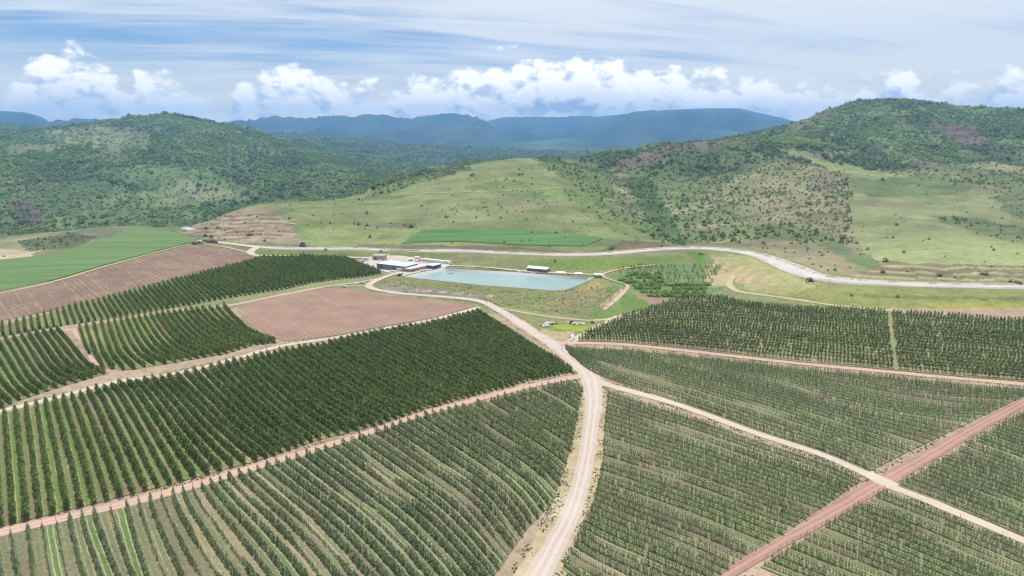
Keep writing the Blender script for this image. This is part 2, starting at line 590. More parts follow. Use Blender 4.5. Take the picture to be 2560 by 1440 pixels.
def G(u, v, dz=0.0):
    p = ground_many([(u, v)])[0]
    return Vector((p[0], p[1], p[2] + dz))


def project(x, y, z):
    fw = y * cp - (z - CAM_H) * sp
    up = y * sp + (z - CAM_H) * cp
    return 1280 + FPX * x / fw, 720 - FPX * up / fw


def inside(px_, py_, poly):
    poly = np.asarray(poly, float)
    r = np.zeros(np.shape(px_), bool)
    n = len(poly)
    j = n - 1
    for i in range(n):
        xi, yi = poly[i]; xj, yj = poly[j]
        c = ((yi > py_) != (yj > py_)) & (px_ < (xj - xi) * (py_ - yi) / (yj - yi + 1e-12) + xi)
        r ^= c
        j = i
    return r


def densify(line, step):
    out = []
    for a, b in zip(line[:-1], line[1:]):
        n = max(1, int(math.hypot(b[0] - a[0], b[1] - a[1]) / step))
        for k in range(n):
            out.append((a[0] + (b[0] - a[0]) * k / n, a[1] + (b[1] - a[1]) * k / n))
    out.append(tuple(line[-1]))
    return out


def catmull(P, n):
    P = np.asarray(P, float)
    Q = np.vstack([2 * P[0] - P[1], P, 2 * P[-1] - P[-2]])
    out = []
    for i in range(1, len(Q) - 2):
        t = np.linspace(0, 1, n, endpoint=False)[:, None]
        a, b, c, d_ = Q[i - 1], Q[i], Q[i + 1], Q[i + 2]
        out.append(0.5 * ((2 * b) + (-a + c) * t + (2 * a - 5 * b + 4 * c - d_) * t ** 2 + (-a + 3 * b - 3 * c + d_) * t ** 3))
    out.append(P[-1:])
    return np.vstack(out)


def resample(P, n):
    P = np.asarray(P, float)
    s = np.r_[0, np.cumsum(np.linalg.norm(np.diff(P[:, :2], axis=0), axis=1))]
    t = np.linspace(0, s[-1], n)
    return np.stack([np.interp(t, s, P[:, k]) for k in range(P.shape[1])], -1), s[-1]


# pond: the basin is cut into the terrain
POND_RIM = [(1106, 670), (1200, 674), (1300, 680), (1400, 687), (1486, 693), (1468, 703), (1440, 714), (1418, 724), (1384, 728),
            (1300, 722), (1200, 713), (1100, 703), (1010, 693)]
rimw = ground_many(densify(POND_RIM + [POND_RIM[0]], 12))[:-1]
RIMZ = float(np.median(rimw[:, 2]))
WATER_Z = RIMZ - 1.5
pc = rimw[:, :2].mean(0)
m_in = inside(gx, gy, pc + (rimw[:, :2] - pc) * 1.0)
m_near = inside(gx, gy, pc + (rimw[:, :2] - pc) * 1.08)
gz = np.where(m_near, RIMZ - 0.15, gz)
gz = np.where(m_in, RIMZ - 4.0, gz)
print('control points', NC, 'rim z', RIMZ)
gu, gv = project(gx, gy, gz)

# ------------------------------------------------------------------ ground cover painted on the terrain (albedo) and scrub density
gcol = np.empty((ND, NA, 3))
gden = np.zeros((ND, NA))


def A3(r, g, b):
    return np.array(alb(r, g, b)[:3])


nz1 = fbm(gx / 35, gy / 35, 4, 21)
nz2 = fbm(gx / 110, gy / 110, 3, 25)
nz3 = fbm(gx / 12, gy / 12, 3, 29)
base_grass = A3(150, 156, 112)
forest_floor = A3(126, 150, 100)
gcol[:] = base_grass
gcol[gtag == 2] = forest_floor
gcol[gtag == 3] = A3(122, 138, 98)
gcol[gtag == 4] = A3(105, 125, 92)
# pixel-space warp gives the land-cover outlines a ragged edge
wu = gu + (fbm(gx / 22, gy / 22, 3, 31) - .5) * 30
wv = gv + (fbm(gx / 22, gy / 22, 3, 37) - .5) * 10


def paint(poly, color=None, den=None, y0=0, y1=9000, f=1.0, warp=True, patch=None):
    U, V = (wu, wv) if warp else (gu, gv)
    m = inside(U, V, poly) & (gy > y0) & (gy < y1)
    if patch is not None:
        m &= (nz2 * .6 + nz1 * .4) > patch
    if color is not None:
        c = np.array(alb(*color)[:3])
        gcol[m] = gcol[m] * (1 - f) + c * f
    if den is not None:
        gden[m] = den
    return m


# left forest
paint([(-600, 280), (1140, 280), (1140, 420), (900, 480), (560, 600), (-600, 700)], None, 0.012, 900, 9000)
gden[(gtag == 2) & (gy > 1000)] = 0.040
gden[(gtag == 4)] = 0.0022
gden[(gtag == 3) & (gy > 1250)] = 0.034
op = (nz2 * .55 + nz1 * .45)
mm = (gtag == 2) & (gy > 1000)
wgt = (sstep(op, .44, .64) * mm)[..., None]
gcol[:] = gcol * (1 - wgt) + A3(140, 160, 108) * wgt
gden[mm] = gden[mm] * (1 - .75 * wgt[mm][:, 0])
m3 = (gtag == 3) & (gy > 1250)
w3 = (sstep(op, .50, .62) * m3)[..., None]
gcol[:] = gcol * (1 - w3) + A3(142, 160, 106) * w3
gden[m3] = gden[m3] * (1 - .8 * w3[m3][:, 0])
# lighter clearings
paint([(230, 490), (450, 470), (540, 480), (460, 520), (300, 520), (200, 510)], (150, 170, 112), 0.004, 1000, 2500)
paint([(280, 420), (420, 415), (560, 440), (640, 480), (520, 510), (380, 470), (300, 450)], (140, 166, 112), 0.006, 1000, 2500)
paint([(440, 445), (560, 470), (640, 500), (520, 505), (430, 480)], (168, 180, 130), 0.003, 1000, 2500)
paint([(110, 330), (250, 312), (380, 335), (370, 372), (270, 365), (120, 352)], (150, 165, 120), 0.005, 1900, 3200)
paint([(0, 366), (150, 360), (140, 378), (20, 384)], (155, 165, 120), 0.003, 1700, 2300)
paint([(250, 375), (330, 352), (290, 395)], (140, 160, 115), 0.004, 1700, 2400)
paint([(0, 470), (250, 450), (560, 560), (540, 600), (0, 610)], None, 0.012, 1000, 1800)
paint([(20, 500), (90, 500), (110, 560), (40, 570)], (135, 125, 112), 0.009, 1000, 1800)
# terraces on the left hill
for k in range(6):
    vv = 322 + k * 9
    paint([(110, vv + 2), (300, vv - 2), (380, vv + 2), (300, vv + 1), (110, vv + 5)], (176, 182, 140), 0.0, 1900, 3200)
# plateau: edge, orchard patch, sandy clearing
paint([(0, 600), (60, 585), (330, 558), (350, 570), (200, 610), (0, 650)], (172, 172, 128), 0.0, 500, 960)
paint([(190, 575), (335, 560), (330, 572), (240, 600), (180, 590)], (150, 156, 128), 0.0, 500, 960)
paint([(-100, 622), (110, 625), (60, 648), (-100, 655)], (214, 200, 170), 0.003, 500, 900)
paint([(45, 605), (180, 582), (245, 592), (180, 620), (70, 628)], (122, 134, 96), 0.045, 500, 900)
# rounded grassy hill
gm = (gtag == 1) & (gy > 640)
gcol[gm] = A3(168, 176, 120) * (0.9 + 0.2 * nz1[gm])[:, None]
gden[gm] = 0.0009
paint([(700, 600), (760, 560), (900, 560), (1040, 572), (1000, 610), (800, 618)], (172, 184, 118), 0.0003, 640, 900)
paint([(680, 590), (720, 560), (830, 560), (760, 600)], (160, 180, 112), 0.0002, 640, 900)
paint([(900, 500), (1000, 448), (1150, 410), (1180, 425), (1040, 460), (960, 490), (880, 505)], (118, 124, 88), 0.013, 900, 1400)
paint([(1060, 520), (1250, 500), (1420, 500), (1320, 545), (1100, 545)], (168, 174, 124), 0.0035, 640, 1300)
wg = (sstep(op, .42, .62) * gm)[..., None] * .7
gcol[:] = gcol * (1 - wg) + A3(140, 162, 94) * wg
paint([(1150, 470), (1330, 440), (1440, 480), (1360, 500)], (150, 170, 104), 0.003, 640, 1300)
paint([(1330, 400), (1420, 405), (1530, 425), (1600, 480), (1660, 560), (1700, 615), (1640, 600), (1560, 560), (1480, 505), (1420, 450)], (132, 158, 92), 0.013, 640, 1500)
paint([(1420, 470), (1500, 520), (1600, 600), (1560, 590), (1460, 540), (1400, 490)], (148, 168, 100), 0.008, 640, 1500)
paint([(880, 555), (1030, 560), (1040, 572), (900, 566)], (150, 150, 112), 0.004, 640, 900)
# quarry face with bare terraces
paint([(450, 580), (530, 545), (590, 525), (650, 515), (700, 545), (745, 590), (760, 612), (640, 606), (540, 600)], (196, 176, 148), 0.0012, 600, 900)
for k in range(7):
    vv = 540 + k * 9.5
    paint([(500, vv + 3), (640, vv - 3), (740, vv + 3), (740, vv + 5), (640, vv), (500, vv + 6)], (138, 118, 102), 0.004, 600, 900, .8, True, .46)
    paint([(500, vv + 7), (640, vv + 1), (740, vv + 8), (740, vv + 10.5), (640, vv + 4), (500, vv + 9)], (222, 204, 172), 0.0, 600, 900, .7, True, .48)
# right spur
rm = (gtag == 3) & (gy > 640) & (gy < 1300)
gcol[rm] = A3(146, 160, 108); gden[rm] = 0.019
m2 = rm & (op > 0.50); gcol[m2] = A3(168, 170, 124); gden[m2] = 0.015
m2 = rm & (op > 0.60); gcol[m2] = A3(180, 176, 132); gden[m2] = 0.011
paint([(1510, 425), (1600, 385), (1700, 350), (1880, 325), (1900, 345), (1760, 380), (1640, 410), (1560, 430)], (150, 138, 116), 0.012, 1000, 2000)
paint([(1640, 395), (1760, 372), (1900, 350), (1900, 372), (1700, 405)], (122, 142, 92), 0.012, 1000, 2000)
paint([(1900, 380), (2050, 405), (2160, 435), (2110, 470), (2020, 480), (2060, 430), (1960, 400)], (170, 154, 130), 0.020, 800, 1500, .7)
paint([(1920, 500), (2060, 480), (2100, 520), (2200, 575), (2230, 640), (2150, 640), (2080, 590), (1980, 560), (1860, 560)], (176, 164, 134), 0.014, 560, 1200, .6)
paint([(1800, 520), (2020, 470), (2040, 490), (1850, 545)], (192, 184, 140), 0.010, 640, 1300, .5)
paint([(1560, 420), (1680, 420), (1760, 470), (1740, 520), (1640, 500)], (138, 160, 100), 0.010, 800, 1500)
paint([(1560, 445), (1620, 440), (1680, 540), (1720, 620), (1660, 600), (1600, 520)], (106, 134, 80), 0.018, 640, 1450)
# grassland on the right
paint([(1940, 372), (2010, 375), (2140, 420), (2300, 445), (2480, 480), (2620, 520), (2620, 700), (2250, 690), (2150, 620), (2120, 520), (2150, 450), (2040, 400)], (168, 176, 124), 0.0005, 500, 1500)
paint([(2130, 445), (2300, 440), (2450, 475), (2330, 490), (2180, 492), (2120, 480)], (136, 156, 98), 0.001, 700, 1500)
paint([(1960, 378), (2060, 400), (2260, 440), (2200, 448), (2080, 425)], (178, 188, 122), 0.0008, 800, 1600)
paint([(2330, 540), (2440, 545), (2620, 580), (2620, 620), (2480, 595), (2360, 560)], (138, 152, 104), 0.009, 500, 1000)
paint([(2480, 490), (2620, 480), (2620, 560), (2520, 540)], (138, 152, 104), 0.007, 700, 1300)
for k, vv in enumerate((662, 676, 690)):
    paint([(2120, vv - 14), (2300, vv - 2), (2620, vv + 2), (2620, vv + 8), (2300, vv + 5), (2120, vv - 4)], (140, 124, 104), 0.003, 400, 650, .9, True, .40)
    paint([(2120, vv - 4), (2300, vv + 5), (2620, vv + 8), (2620, vv + 11), (2300, vv + 9), (2120, vv)], (192, 184, 146), 0.0, 400, 650, .8, True, .44)
paint([(1840, 600), (1960, 596), (2060, 620), (2130, 660), (2160, 690), (2050, 680), (1960, 640), (1880, 620)], (180, 160, 138), 0.004, 480, 760, .6)
# right forest hill
paint([(2340, 310), (2430, 315), (2480, 350), (2440, 365), (2380, 345)], (150, 128, 118), 0.004, 1300, 2600)
paint([(2240, 400), (2330, 405), (2420, 440), (2340, 425)], (150, 138, 118), 0.004, 1000, 1800)
paint([(2000, 300), (2060, 270), (2100, 262), (2060, 300), (2020, 320)], (140, 132, 112), 0.007, 1700, 2700)
paint([(2050, 380), (2130, 378), (2120, 384), (2050, 390)], (180, 176, 140), 0.0, 1200, 2000)
# land round the pond, yard and canal
paint([(640, 640), (900, 632), (1300, 645), (1560, 640), (1840, 640), (1860, 700), (1560, 740), (1500, 790), (1250, 770), (940, 715), (880, 650)], (140, 146, 100), 0.0, 300, 690)
paint([(1300, 650), (1540, 645), (1720, 640), (1690, 662), (1500, 672), (1340, 668)], (126, 146, 78), 0.0, 400, 690)
paint([(1720, 632), (1770, 630), (1760, 660), (1740, 666)], (112, 152, 66), 0.0, 400, 690)
paint([(640, 628), (900, 630), (1150, 634), (1150, 644), (880, 643), (650, 638)], (136, 148, 86), 0.0005, 400, 700)
paint([(1100, 640), (1330, 650), (1320, 664), (1160, 655)], (140, 138, 96), 0.001, 400, 700)
paint([(890, 652), (940, 638), (1000, 640), (1130, 655), (1110, 670), (1010, 690), (960, 680)], (214, 200, 180), 0.0, 400, 690)
paint([(1500, 720), (1560, 705), (1640, 745), (1620, 780), (1540, 800), (1470, 795)], (128, 146, 88), 0.0, 300, 600)
paint([(1380, 740), (1500, 700), (1520, 740), (1440, 770), (1340, 770)], (160, 146, 112), 0.0, 300, 600, .6)
paint([(1430, 715), (1490, 700), (1510, 715), (1450, 735)], (186, 166, 112), 0.0, 300, 600, .75)
paint([(950, 712), (1080, 715), (1250, 735), (1240, 750), (1100, 742), (960, 730)], (156, 148, 138), 0.0, 300, 600)
paint([(1040, 724), (1240, 738), (1240, 741), (1040, 727)], (198, 190, 178), 0.0, 300, 600, 1, False)
paint([(1000, 700), (1200, 716), (1380, 732), (1300, 748), (1100, 725), (980, 712)], (142, 146, 98), 0.0, 300, 600)
paint([(1540, 735), (1600, 740), (1640, 765), (1620, 780), (1560, 770)], (112, 140, 76), 0.0, 300, 600)
paint([(1580, 725), (1660, 750), (1640, 770), (1590, 745)], (164, 142, 122), 0.0, 300, 600)
paint([(1520, 745), (1550, 720), (1570, 722), (1510, 770), (1495, 760)], (192, 166, 146), 0.0, 300, 600)
paint([(1240, 775), (1340, 787), (1480, 803), (1440, 845), (1360, 835), (1290, 805)], (148, 152, 104), 0.0, 300, 600)
paint([(1380, 815), (1480, 812), (1470, 832), (1400, 826)], (172, 190, 74), 0.0, 300, 600, .8)
paint([(1340, 825), (1440, 830), (1420, 850), (1380, 848)], (204, 186, 146), 0.0, 300, 600, .8)
paint([(1520, 690), (1650, 660), (1800, 670), (1830, 700), (1810, 725), (1700, 750), (1600, 740)], (122, 146, 92), 0.0, 300, 640)
paint([(1760, 690), (1850, 680), (1830, 720), (1770, 715)], (190, 180, 142), 0.0, 300, 640)
paint([(1780, 640), (1880, 640), (1980, 690), (2050, 720), (1900, 740), (1830, 700)], (176, 174, 124), 0.0, 300, 640)
for k in range(6):
    a0 = 1790 + k * 26
    paint([(a0, 650 + k * 8), (a0 + 16, 648 + k * 8), (a0 + 2 - 24, 692 + k * 5), (a0 - 36, 690 + k * 5)], (206, 178, 150), 0.0, 300, 640, .8)
paint([(1900, 735), (2100, 720), (2620, 730), (2620, 810), (2200, 780), (1960, 752)], (152, 158, 98), 0.0, 300, 640)
paint([(2100, 735), (2620, 745), (2620, 752), (2120, 742)], (124, 134, 84), 0.0005, 300, 640)
paint([(2300, 755), (2620, 762), (2620, 800), (2400, 790)], (176, 168, 78), 0.0, 300, 640, .7)
paint([(1000, 612), (1260, 616), (1480, 632), (1560, 600), (1640, 606), (1690, 612), (1600, 628), (1480, 632), (1300, 626), (1000, 620)], (140, 128, 98), 0.0012, 560, 720)
gden[inside(wu, wv, [(940, 705), (1010, 698), (1200, 718), (1390, 733), (1490, 705), (1560, 735), (1500, 795), (1380, 782), (1240, 765), (1180, 745), (1000, 732)]) & (gy < 600)] = 0.14
gden[inside(wu, wv, [(1100, 645), (1340, 655), (1560, 668), (1700, 655), (1700, 666), (1480, 684), (1300, 672), (1130, 662)]) & (gy < 690) & (op > .46)] = 0.06
# foreground ground between blocks: pale trodden earth
nm = gy < 430
fg = nm & (gv > 770)
gcol[fg & ~inside(wu, wv, [(1230, 760), (1560, 770), (1600, 760), (1440, 850), (1380, 850)])] = A3(188, 168, 146)

gcol *= (0.80 + 0.28 * nz1 + 0.14 * nz3)[..., None]
hillk = sstep(gy, 560, 680)[..., None]
gry = gcol.mean(-1, keepdims=True)
gcol = gcol * (1 - hillk) + (gcol * .92 + gry * .08) * (0.71 * (0.62 + 0.76 * fbm(gx / 28, gy / 28, 4, 77)))[..., None] * hillk
gden *= np.clip(0.35 + 1.3 * nz1, 0, 2)

# ------------------------------------------------------------------ terrain material and meshes
m_terrain, nt, bs = material('terrain', 0.95, 0.1)
geo = nt.new('ShaderNodeNewGeometry')
P_ = geo.outputs['Position']
cb = nt.attr('cover')
f1 = nt.noise(P_, 0.9, 5, 0.65)
f2 = nt.noise(P_, 0.16, 5, 0.65)
f3 = nt.noise(P_, 0.035, 4, 0.6)
fm = nt.math('ADD', nt.math('MULTIPLY', f1, 0.45), nt.math('ADD', nt.math('MULTIPLY', f2, 0.6), nt.math('MULTIPLY', f3, 0.35)))
cc = nt.mix(1.0, cb, nt.ramp(fm, [(0.45, (.60, .62, .60, 1)), (0.70, (1, 1, 1, 1)), (0.95, (1.30, 1.24, 1.15, 1))]), 'MULTIPLY')
tuft = nt.math('MAXIMUM', nt.rng(nt.noise(P_, 0.42, 3, 0.6), 0.54, 0.64, 0.0, 0.7, True), nt.rng(nt.noise(P_, 0.11, 4, 0.7), 0.54, 0.66, 0.0, 0.6, True))
cc = nt.mix(tuft, cc, nt.mix(1.0, cc, (.62, .72, .55, 1), 'MULTIPLY'))
nt.put(bs.inputs['Base Color'], cc)
bp = nt.new('ShaderNodeBump')
bp.inputs['Strength'].default_value = 0.6
bp.inputs['Distance'].default_value = 1.2
nt.put(bp.inputs['Height'], f2)
nt.put(bs.inputs['Normal'], bp.outputs[0])

# analytic normals so that neighbouring pieces of terrain meet without a seam
tv = np.stack([gx, gy, gz], -1)
da = np.zeros_like(tv); dr = np.zeros_like(tv)
da[:, 1:-1] = tv[:, 2:] - tv[:, :-2]; da[:, 0] = tv[:, 1] - tv[:, 0]; da[:, -1] = tv[:, -1] - tv[:, -2]
dr[1:-1] = tv[2:] - tv[:-2]; dr[0] = tv[1] - tv[0]; dr[-1] = tv[-1] - tv[-2]
gn = np.cross(da, dr)
gn /= np.linalg.norm(gn, axis=-1, keepdims=True)
gn[gn[..., 2] < 0] *= -1
idx = np.arange(ND * NA).reshape(ND, NA)
quads = np.stack([idx[:-1, :-1], idx[:-1, 1:], idx[1:, 1:], idx[1:, :-1]], -1).reshape(-1, 4)
ftag = gtag[:-1, :-1].copy()
ftag[(gy[:-1, :-1] < 560) & (ftag == 3)] = 0
ftag = ftag.ravel()
flatv, flatn, flatc = tv.reshape(-1, 3), gn.reshape(-1, 3), gcol.reshape(-1, 3)
for t, nm_, lb in [(0, 'ground', 'gently rolling farm ground under the orchards, pond and yard'),
                   (1, 'grassy_hill', 'rounded grassy hill with a bare quarry face and scattered bushes behind the canal'),
                   (2, 'forested_hill', 'long green forested hill rising behind the left fields'),
                   (3, 'scrubby_hill', 'high scrub covered hill with bare ridges on the right'),
                   (4, 'valley', 'low wooded valley floor between the hills and the blue mountains')]:
    fq = quads[ftag == t]
    used, invx = np.unique(fq, return_inverse=True)
    me = np_mesh(nm_, flatv[used], invx.reshape(-1, 4), True)
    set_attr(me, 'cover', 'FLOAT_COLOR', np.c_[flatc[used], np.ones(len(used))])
    me.normals_split_custom_set_from_vertices(flatn[used].tolist())
    me.materials.append(m_terrain)
    tag(link(nm_, me), lb, None, None, 'structure')

# blue mountains far away
CREST = [(-900, 305), (-300, 296), (-100, 299), (0, 300), (60, 302), (120, 309), (200, 322), (400, 335), (600, 328), (640, 318), (680, 308), (760, 316), (850, 303), (950, 298), (1015, 318),
         (1060, 306), (1130, 294), (1200, 305), (1250, 299), (1330, 303), (1400, 302), (1490, 293), (1560, 286), (1640, 281), (1700, 273),
         (1750, 271), (1850, 270), (1880, 279), (1960, 299), (2060, 312), (2300, 318), (2800, 310), (3400, 305)]


def far_range(name, crest, Y0, Y1, Yf, base, label, color, amp, seed):
    """a mountain range whose crest line runs along distance Y0..Y1"""
    na, nd = 420, 90
    azs = np.linspace(-R(56), R(56), na)
    ca_, ce_ = [], []
    for u, v in crest:
        q = pixel_dir(u, v)
        ca_.append(math.atan2(q[0], q[1])); ce_.append(q[2] / math.hypot(q[0], q[1]))
    tan = np.interp(azs, ca_, ce_)
    rc = Y0 + (Y1 - Y0) * vnoise(azs * 4, azs * 0, seed)
    zc = CAM_H + tan * rc
    t = np.linspace(0, 1.35, nd)
    rr = Yf + (rc[None, :] - Yf) * t[:, None]
    prof = np.where(t < 1, t ** 1.35, 1 - (t - 1) * 1.2)
    X = np.sin(azs)[None, :] * rr
    Yy = np.cos(azs)[None, :] * rr
    Z = base + (zc[None, :] - base) * prof[:, None]
    rdg = 1 - np.abs(2 * fbm(X / 1500, Yy / 2600, 4, seed) - 1)
    Z += (rdg - 0.72) * amp * (np.clip(t, 0, 1) * np.clip(1 - t, 0, 1) * 4)[:, None]
    ii = np.arange(nd * na).reshape(nd, na)
    q = np.stack([ii[:-1, :-1], ii[:-1, 1:], ii[1:, 1:], ii[1:, :-1]], -1).reshape(-1, 4)
    me = np_mesh(name, np.stack([X, Yy, Z], -1).reshape(-1, 3), q, True)
    nf = fbm(X / 500, Yy / 500, 4, seed + 2)
    cl = A3(*color)[None, None, :] * (0.25 + 1.5 * nf)[..., None]
    set_attr(me, 'cover', 'FLOAT_COLOR', np.c_[cl.reshape(-1, 3), np.ones(nd * na)])
    me.materials.append(m_terrain)
    return tag(link(name, me), label, None, None, 'structure')


far_range('mountain', CREST, 13000, 14600, 6300, -80, 'distant blue mountain range along the horizon', (86, 104, 78), 1100, 41)
far_range('foothill', [(-900, 330), (0, 318), (300, 335), (640, 345), (760, 338), (850, 348), (950, 350), (1100, 368), (1250, 374), (1330, 366), (1420, 345), (1500, 355), (1580, 372), (1700, 374), (2200, 366), (3400, 350)],
          8600, 9800, 5600, 10, 'low blue-green foothills in front of the distant mountains', (92, 116, 82), 300, 57)

# ------------------------------------------------------------------ haze
hb = MB().box(-15000, 15000, -400, 18500, -160, 930)
m_haze = bpy.data.materials.new('haze')
m_haze.use_nodes = True
ht = NT(m_haze.node_tree)
for n in list(ht.n):
    if n.type == 'BSDF_PRINCIPLED':
        ht.n.remove(n)
pv = ht.new('ShaderNodeVolumePrincipled')
pv.inputs['Color'].default_value = (0.20, 0.48, 1.0, 1)
pv.inputs['Density'].default_value = 0.92e-4
pv.inputs['Anisotropy'].default_value = 0.2
ht.l.new(pv.outputs[0], ht.n['Material Output'].inputs['Volume'])
tag(hb.build('haze', m_haze), 'thin blue summer haze filling the air over the valley', None, None, 'stuff')

# ------------------------------------------------------------------ roads and tracks
def ground_mat(name, c1_, c2_, c3_=None, track=0.0, sc=0.5, edge_soft=True):
    """earth with wheel tracks along a ribbon (uv.x across 0..1, uv.y metres along)"""
    m, nt_, b = material(name, 0.95, 0.1)
    g_ = nt_.new('ShaderNodeNewGeometry').outputs['Position']
    a = nt_.noise(g_, sc, 6, 0.65)
    a2 = nt_.noise(g_, sc * 0.12, 4, 0.6)
    f = nt_.rng(nt_.math('ADD', nt_.math('MULTIPLY', a, .5), nt_.math('MULTIPLY', a2, .6)), 0.40, 0.72)
    c = nt_.mix(f, c1_, c2_)
    if track:
        uvx = nt_.attr('across', 'Fac')
        w = nt_.math('ADD', uvx, nt_.math('MULTIPLY', nt_.math('SUBTRACT', nt_.noise(g_, 0.12, 2), 0.5), 0.16))
        t1 = nt_.math('ABSOLUTE', nt_.math('SUBTRACT', w, 0.33))
        t2 = nt_.math('ABSOLUTE', nt_.math('SUBTRACT', w, 0.67))
        tt = nt_.rng(nt_.math('MINIMUM', t1, t2), 0.03, 0.13, track, 0.0, True)
        c = nt_.mix(tt, c, c3_)
    nt_.put(b.inputs['Base Color'], c)
    bm_ = nt_.new('ShaderNodeBump')
    bm_.inputs['Strength'].default_value = 0.5
    bm_.inputs['Distance'].default_value = 0.25
    nt_.put(bm_.inputs['Height'], a)
    nt_.put(b.inputs['Normal'], bm_.outputs[0])
    return m


m_gravel = ground_mat('pale_gravel', alb(200, 184, 172), alb(222, 208, 198), alb(230, 218, 210), 0.6)
m_pink = ground_mat('pink_earth', alb(196, 164, 146), alb(218, 188, 170), alb(228, 202, 186), 0.7)
m_red = ground_mat('red_earth', alb(168, 130, 118), alb(194, 156, 144), alb(206, 172, 160), 0.6)
m_pale = ground_mat('pale_earth', alb(204, 188, 168), alb(224, 212, 196), alb(232, 222, 208), 0.5)
m_track = ground_mat('grassy_track', alb(186, 172, 130), alb(214, 200, 164), alb(222, 206, 176), 0.6)
m_verge = ground_mat('sandy_verge', alb(176, 162, 128), alb(220, 202, 172))
OFF = [0.10]


def drape_off(y):
    return np.where(np.asarray(y) > 480, 0.22, 0.0)


def ribbon(name, pts, mat, label, wob=0.35, nacross=7, off=None, n=10):
    """pts: (u, v, width in metres) along a centre line"""
    OFF[0] += 0.006
    o_ = OFF[0] if off is None else off
    uv = catmull([(p[0], p[1]) for p in pts], n)
    ww = np.interp(np.linspace(0, 1, len(uv)), np.linspace(0, 1, len(pts)), [p[2] for p in pts])
    w3 = ground_many(uv)
    P3 = np.c_[w3[:, :2], ww]
    s = np.r_[0, np.cumsum(np.linalg.norm(np.diff(P3[:, :2], axis=0), axis=1))]
    k = max(4, int(s[-1] / 2.5))
    t = np.linspace(0, s[-1], k)
    C = np.stack([np.interp(t, s, P3[:, i]) for i in range(3)], -1)
    for _ in range(3):
        C[1:-1, :2] = C[1:-1, :2] * .5 + (C[:-2, :2] + C[2:, :2]) * .25
    tg = np.gradient(C[:, :2], axis=0)
    tg /= np.linalg.norm(tg, axis=1, keepdims=True) + 1e-9
    nr = np.stack([-tg[:, 1], tg[:, 0]], -1)
    ac = np.linspace(0, 1, nacross)
    l_ = (vnoise(t / 7, t * 0 + o_ * 999, 3) + .6 * vnoise(t / 2.3, t * 0 + o_ * 999, 5) - .8) * wob
    r_ = (vnoise(t / 7, t * 0 + o_ * 999, 7) + .6 * vnoise(t / 2.3, t * 0 + o_ * 999, 9) - .8) * wob
    half = C[:, 2] / 2
    lat = (-(half + l_))[:, None] * (1 - ac)[None, :] + (half + r_)[:, None] * ac[None, :]
    X = C[:, 0:1] + nr[:, 0:1] * lat
    Y = C[:, 1:2] + nr[:, 1:2] * lat
    Z = hgt(X, Y) + o_ + drape_off(Y)
    ii = np.arange(k * nacross).reshape(k, nacross)
    q = np.stack([ii[:-1, :-1], ii[:-1, 1:], ii[1:, 1:], ii[1:, :-1]], -1).reshape(-1, 4)
    me = np_mesh(name, np.stack([X, Y, Z], -1).reshape(-1, 3), q, True)
    if me.polygons[0].normal.z < 0:
        me.flip_normals()
    set_attr(me, 'across', 'FLOAT', np.tile(ac, k))
    me.materials.append(mat)
    return tag(link(name, me), label, None, None, 'structure')


MAIN = [(1318, 1490, 6.8), (1345, 1440, 6.8), (1400, 1340, 6.4), (1440, 1250, 6.0), (1465, 1150, 5.8), (1477, 1060, 6.2), (1483, 1000, 7.4), (1474, 940, 10), (1436, 903, 9), (1385, 862, 8.5), (1335, 832, 7.5), (1288, 800, 7), (1240, 771, 6.5), (1200, 753, 6),
        (1130, 744, 5), (1050, 738, 4.6), (985, 732, 4.8), (936, 724, 5.4), (921, 715, 6), (940, 702, 6), (975, 689, 6), (1015, 674, 7), (1040, 664, 8)]
RB = [(1478, 947, 6), (1530, 966, 5), (1700, 1014, 4.4), (1900, 1087, 4.2), (2060, 1138, 4.4), (2180, 1190, 5.5), (2215, 1210, 6), (2300, 1243, 4.6), (2420, 1294, 4.2), (2560, 1352, 4), (2700, 1412, 4), (2950, 1520, 4)]
RC = [(2760, 880, 4.6), (2560, 1005, 4.8), (2440, 1070, 4.8), (2300, 1152, 5.2), (2200, 1210, 6), (2080, 1280, 5.6), (1960, 1345, 5.8), (1800, 1438, 5.8), (1700, 1495, 5.8)]
RD = [(1474, 936, 6), (1340, 962, 4.6), (1200, 997, 4.2), (1060, 1035, 4.4), (950, 1073, 4.6), (800, 1120, 4.8), (650, 1165, 5), (480, 1216, 5), (250, 1276, 5.2), (0, 1331, 5.4), (-200, 1372, 5.4), (-480, 1430, 5.4)]
RE = [(1198, 768, 4.5), (1080, 800, 3.6), (960, 822, 3.6), (830, 846, 3.6), (700, 866, 3.8), (560, 905, 4), (420, 938, 4.2), (290, 955, 5), (160, 990, 4.4), (0, 1029, 4.6), (-150, 1062, 4.6), (-440, 1124, 4.6)]
RF = [(968, 692, 4.2), (900, 706, 3.6), (800, 720, 3.6), (700, 738, 3.8), (590, 761, 4), (480, 778, 4), (330, 803, 4.2), (190, 823, 4.4), (100, 834, 4.2), (0, 852, 4), (-150, 874, 4), (-430, 922, 4)]
RH = [(1390, 858, 9), (1450, 858, 6), (1560, 862, 4.4), (1740, 880, 4.2), (1980, 907, 4.2), (2200, 928, 4.2), (2400, 947, 4.2), (2560, 961, 4.4), (2750, 980, 4.4), (3150, 1020, 4.4)]
ribbon('verge', [(p[0], p[1], p[2] + (6.5 if p[1] > 1000 else 2.5)) for p in MAIN[:12]], m_verge, 'sandy straw coloured strips beside the pale gravel road', 1.6, 9)
ribbon('dirt_track', [(1232, 766, 3), (1330, 785, 2.4), (1420, 797, 2.6), (1490, 801, 3), (1560, 790, 3), (1610, 776, 2.4)], m_track, 'narrow grassy track curving below the pond bank')
ribbon('dirt_track', [(1546, 790, 4.5), (1500, 815, 4.5), (1450, 842, 6), (1415, 862, 7)], m_pale, 'short pale track along the edge of the right orchard')
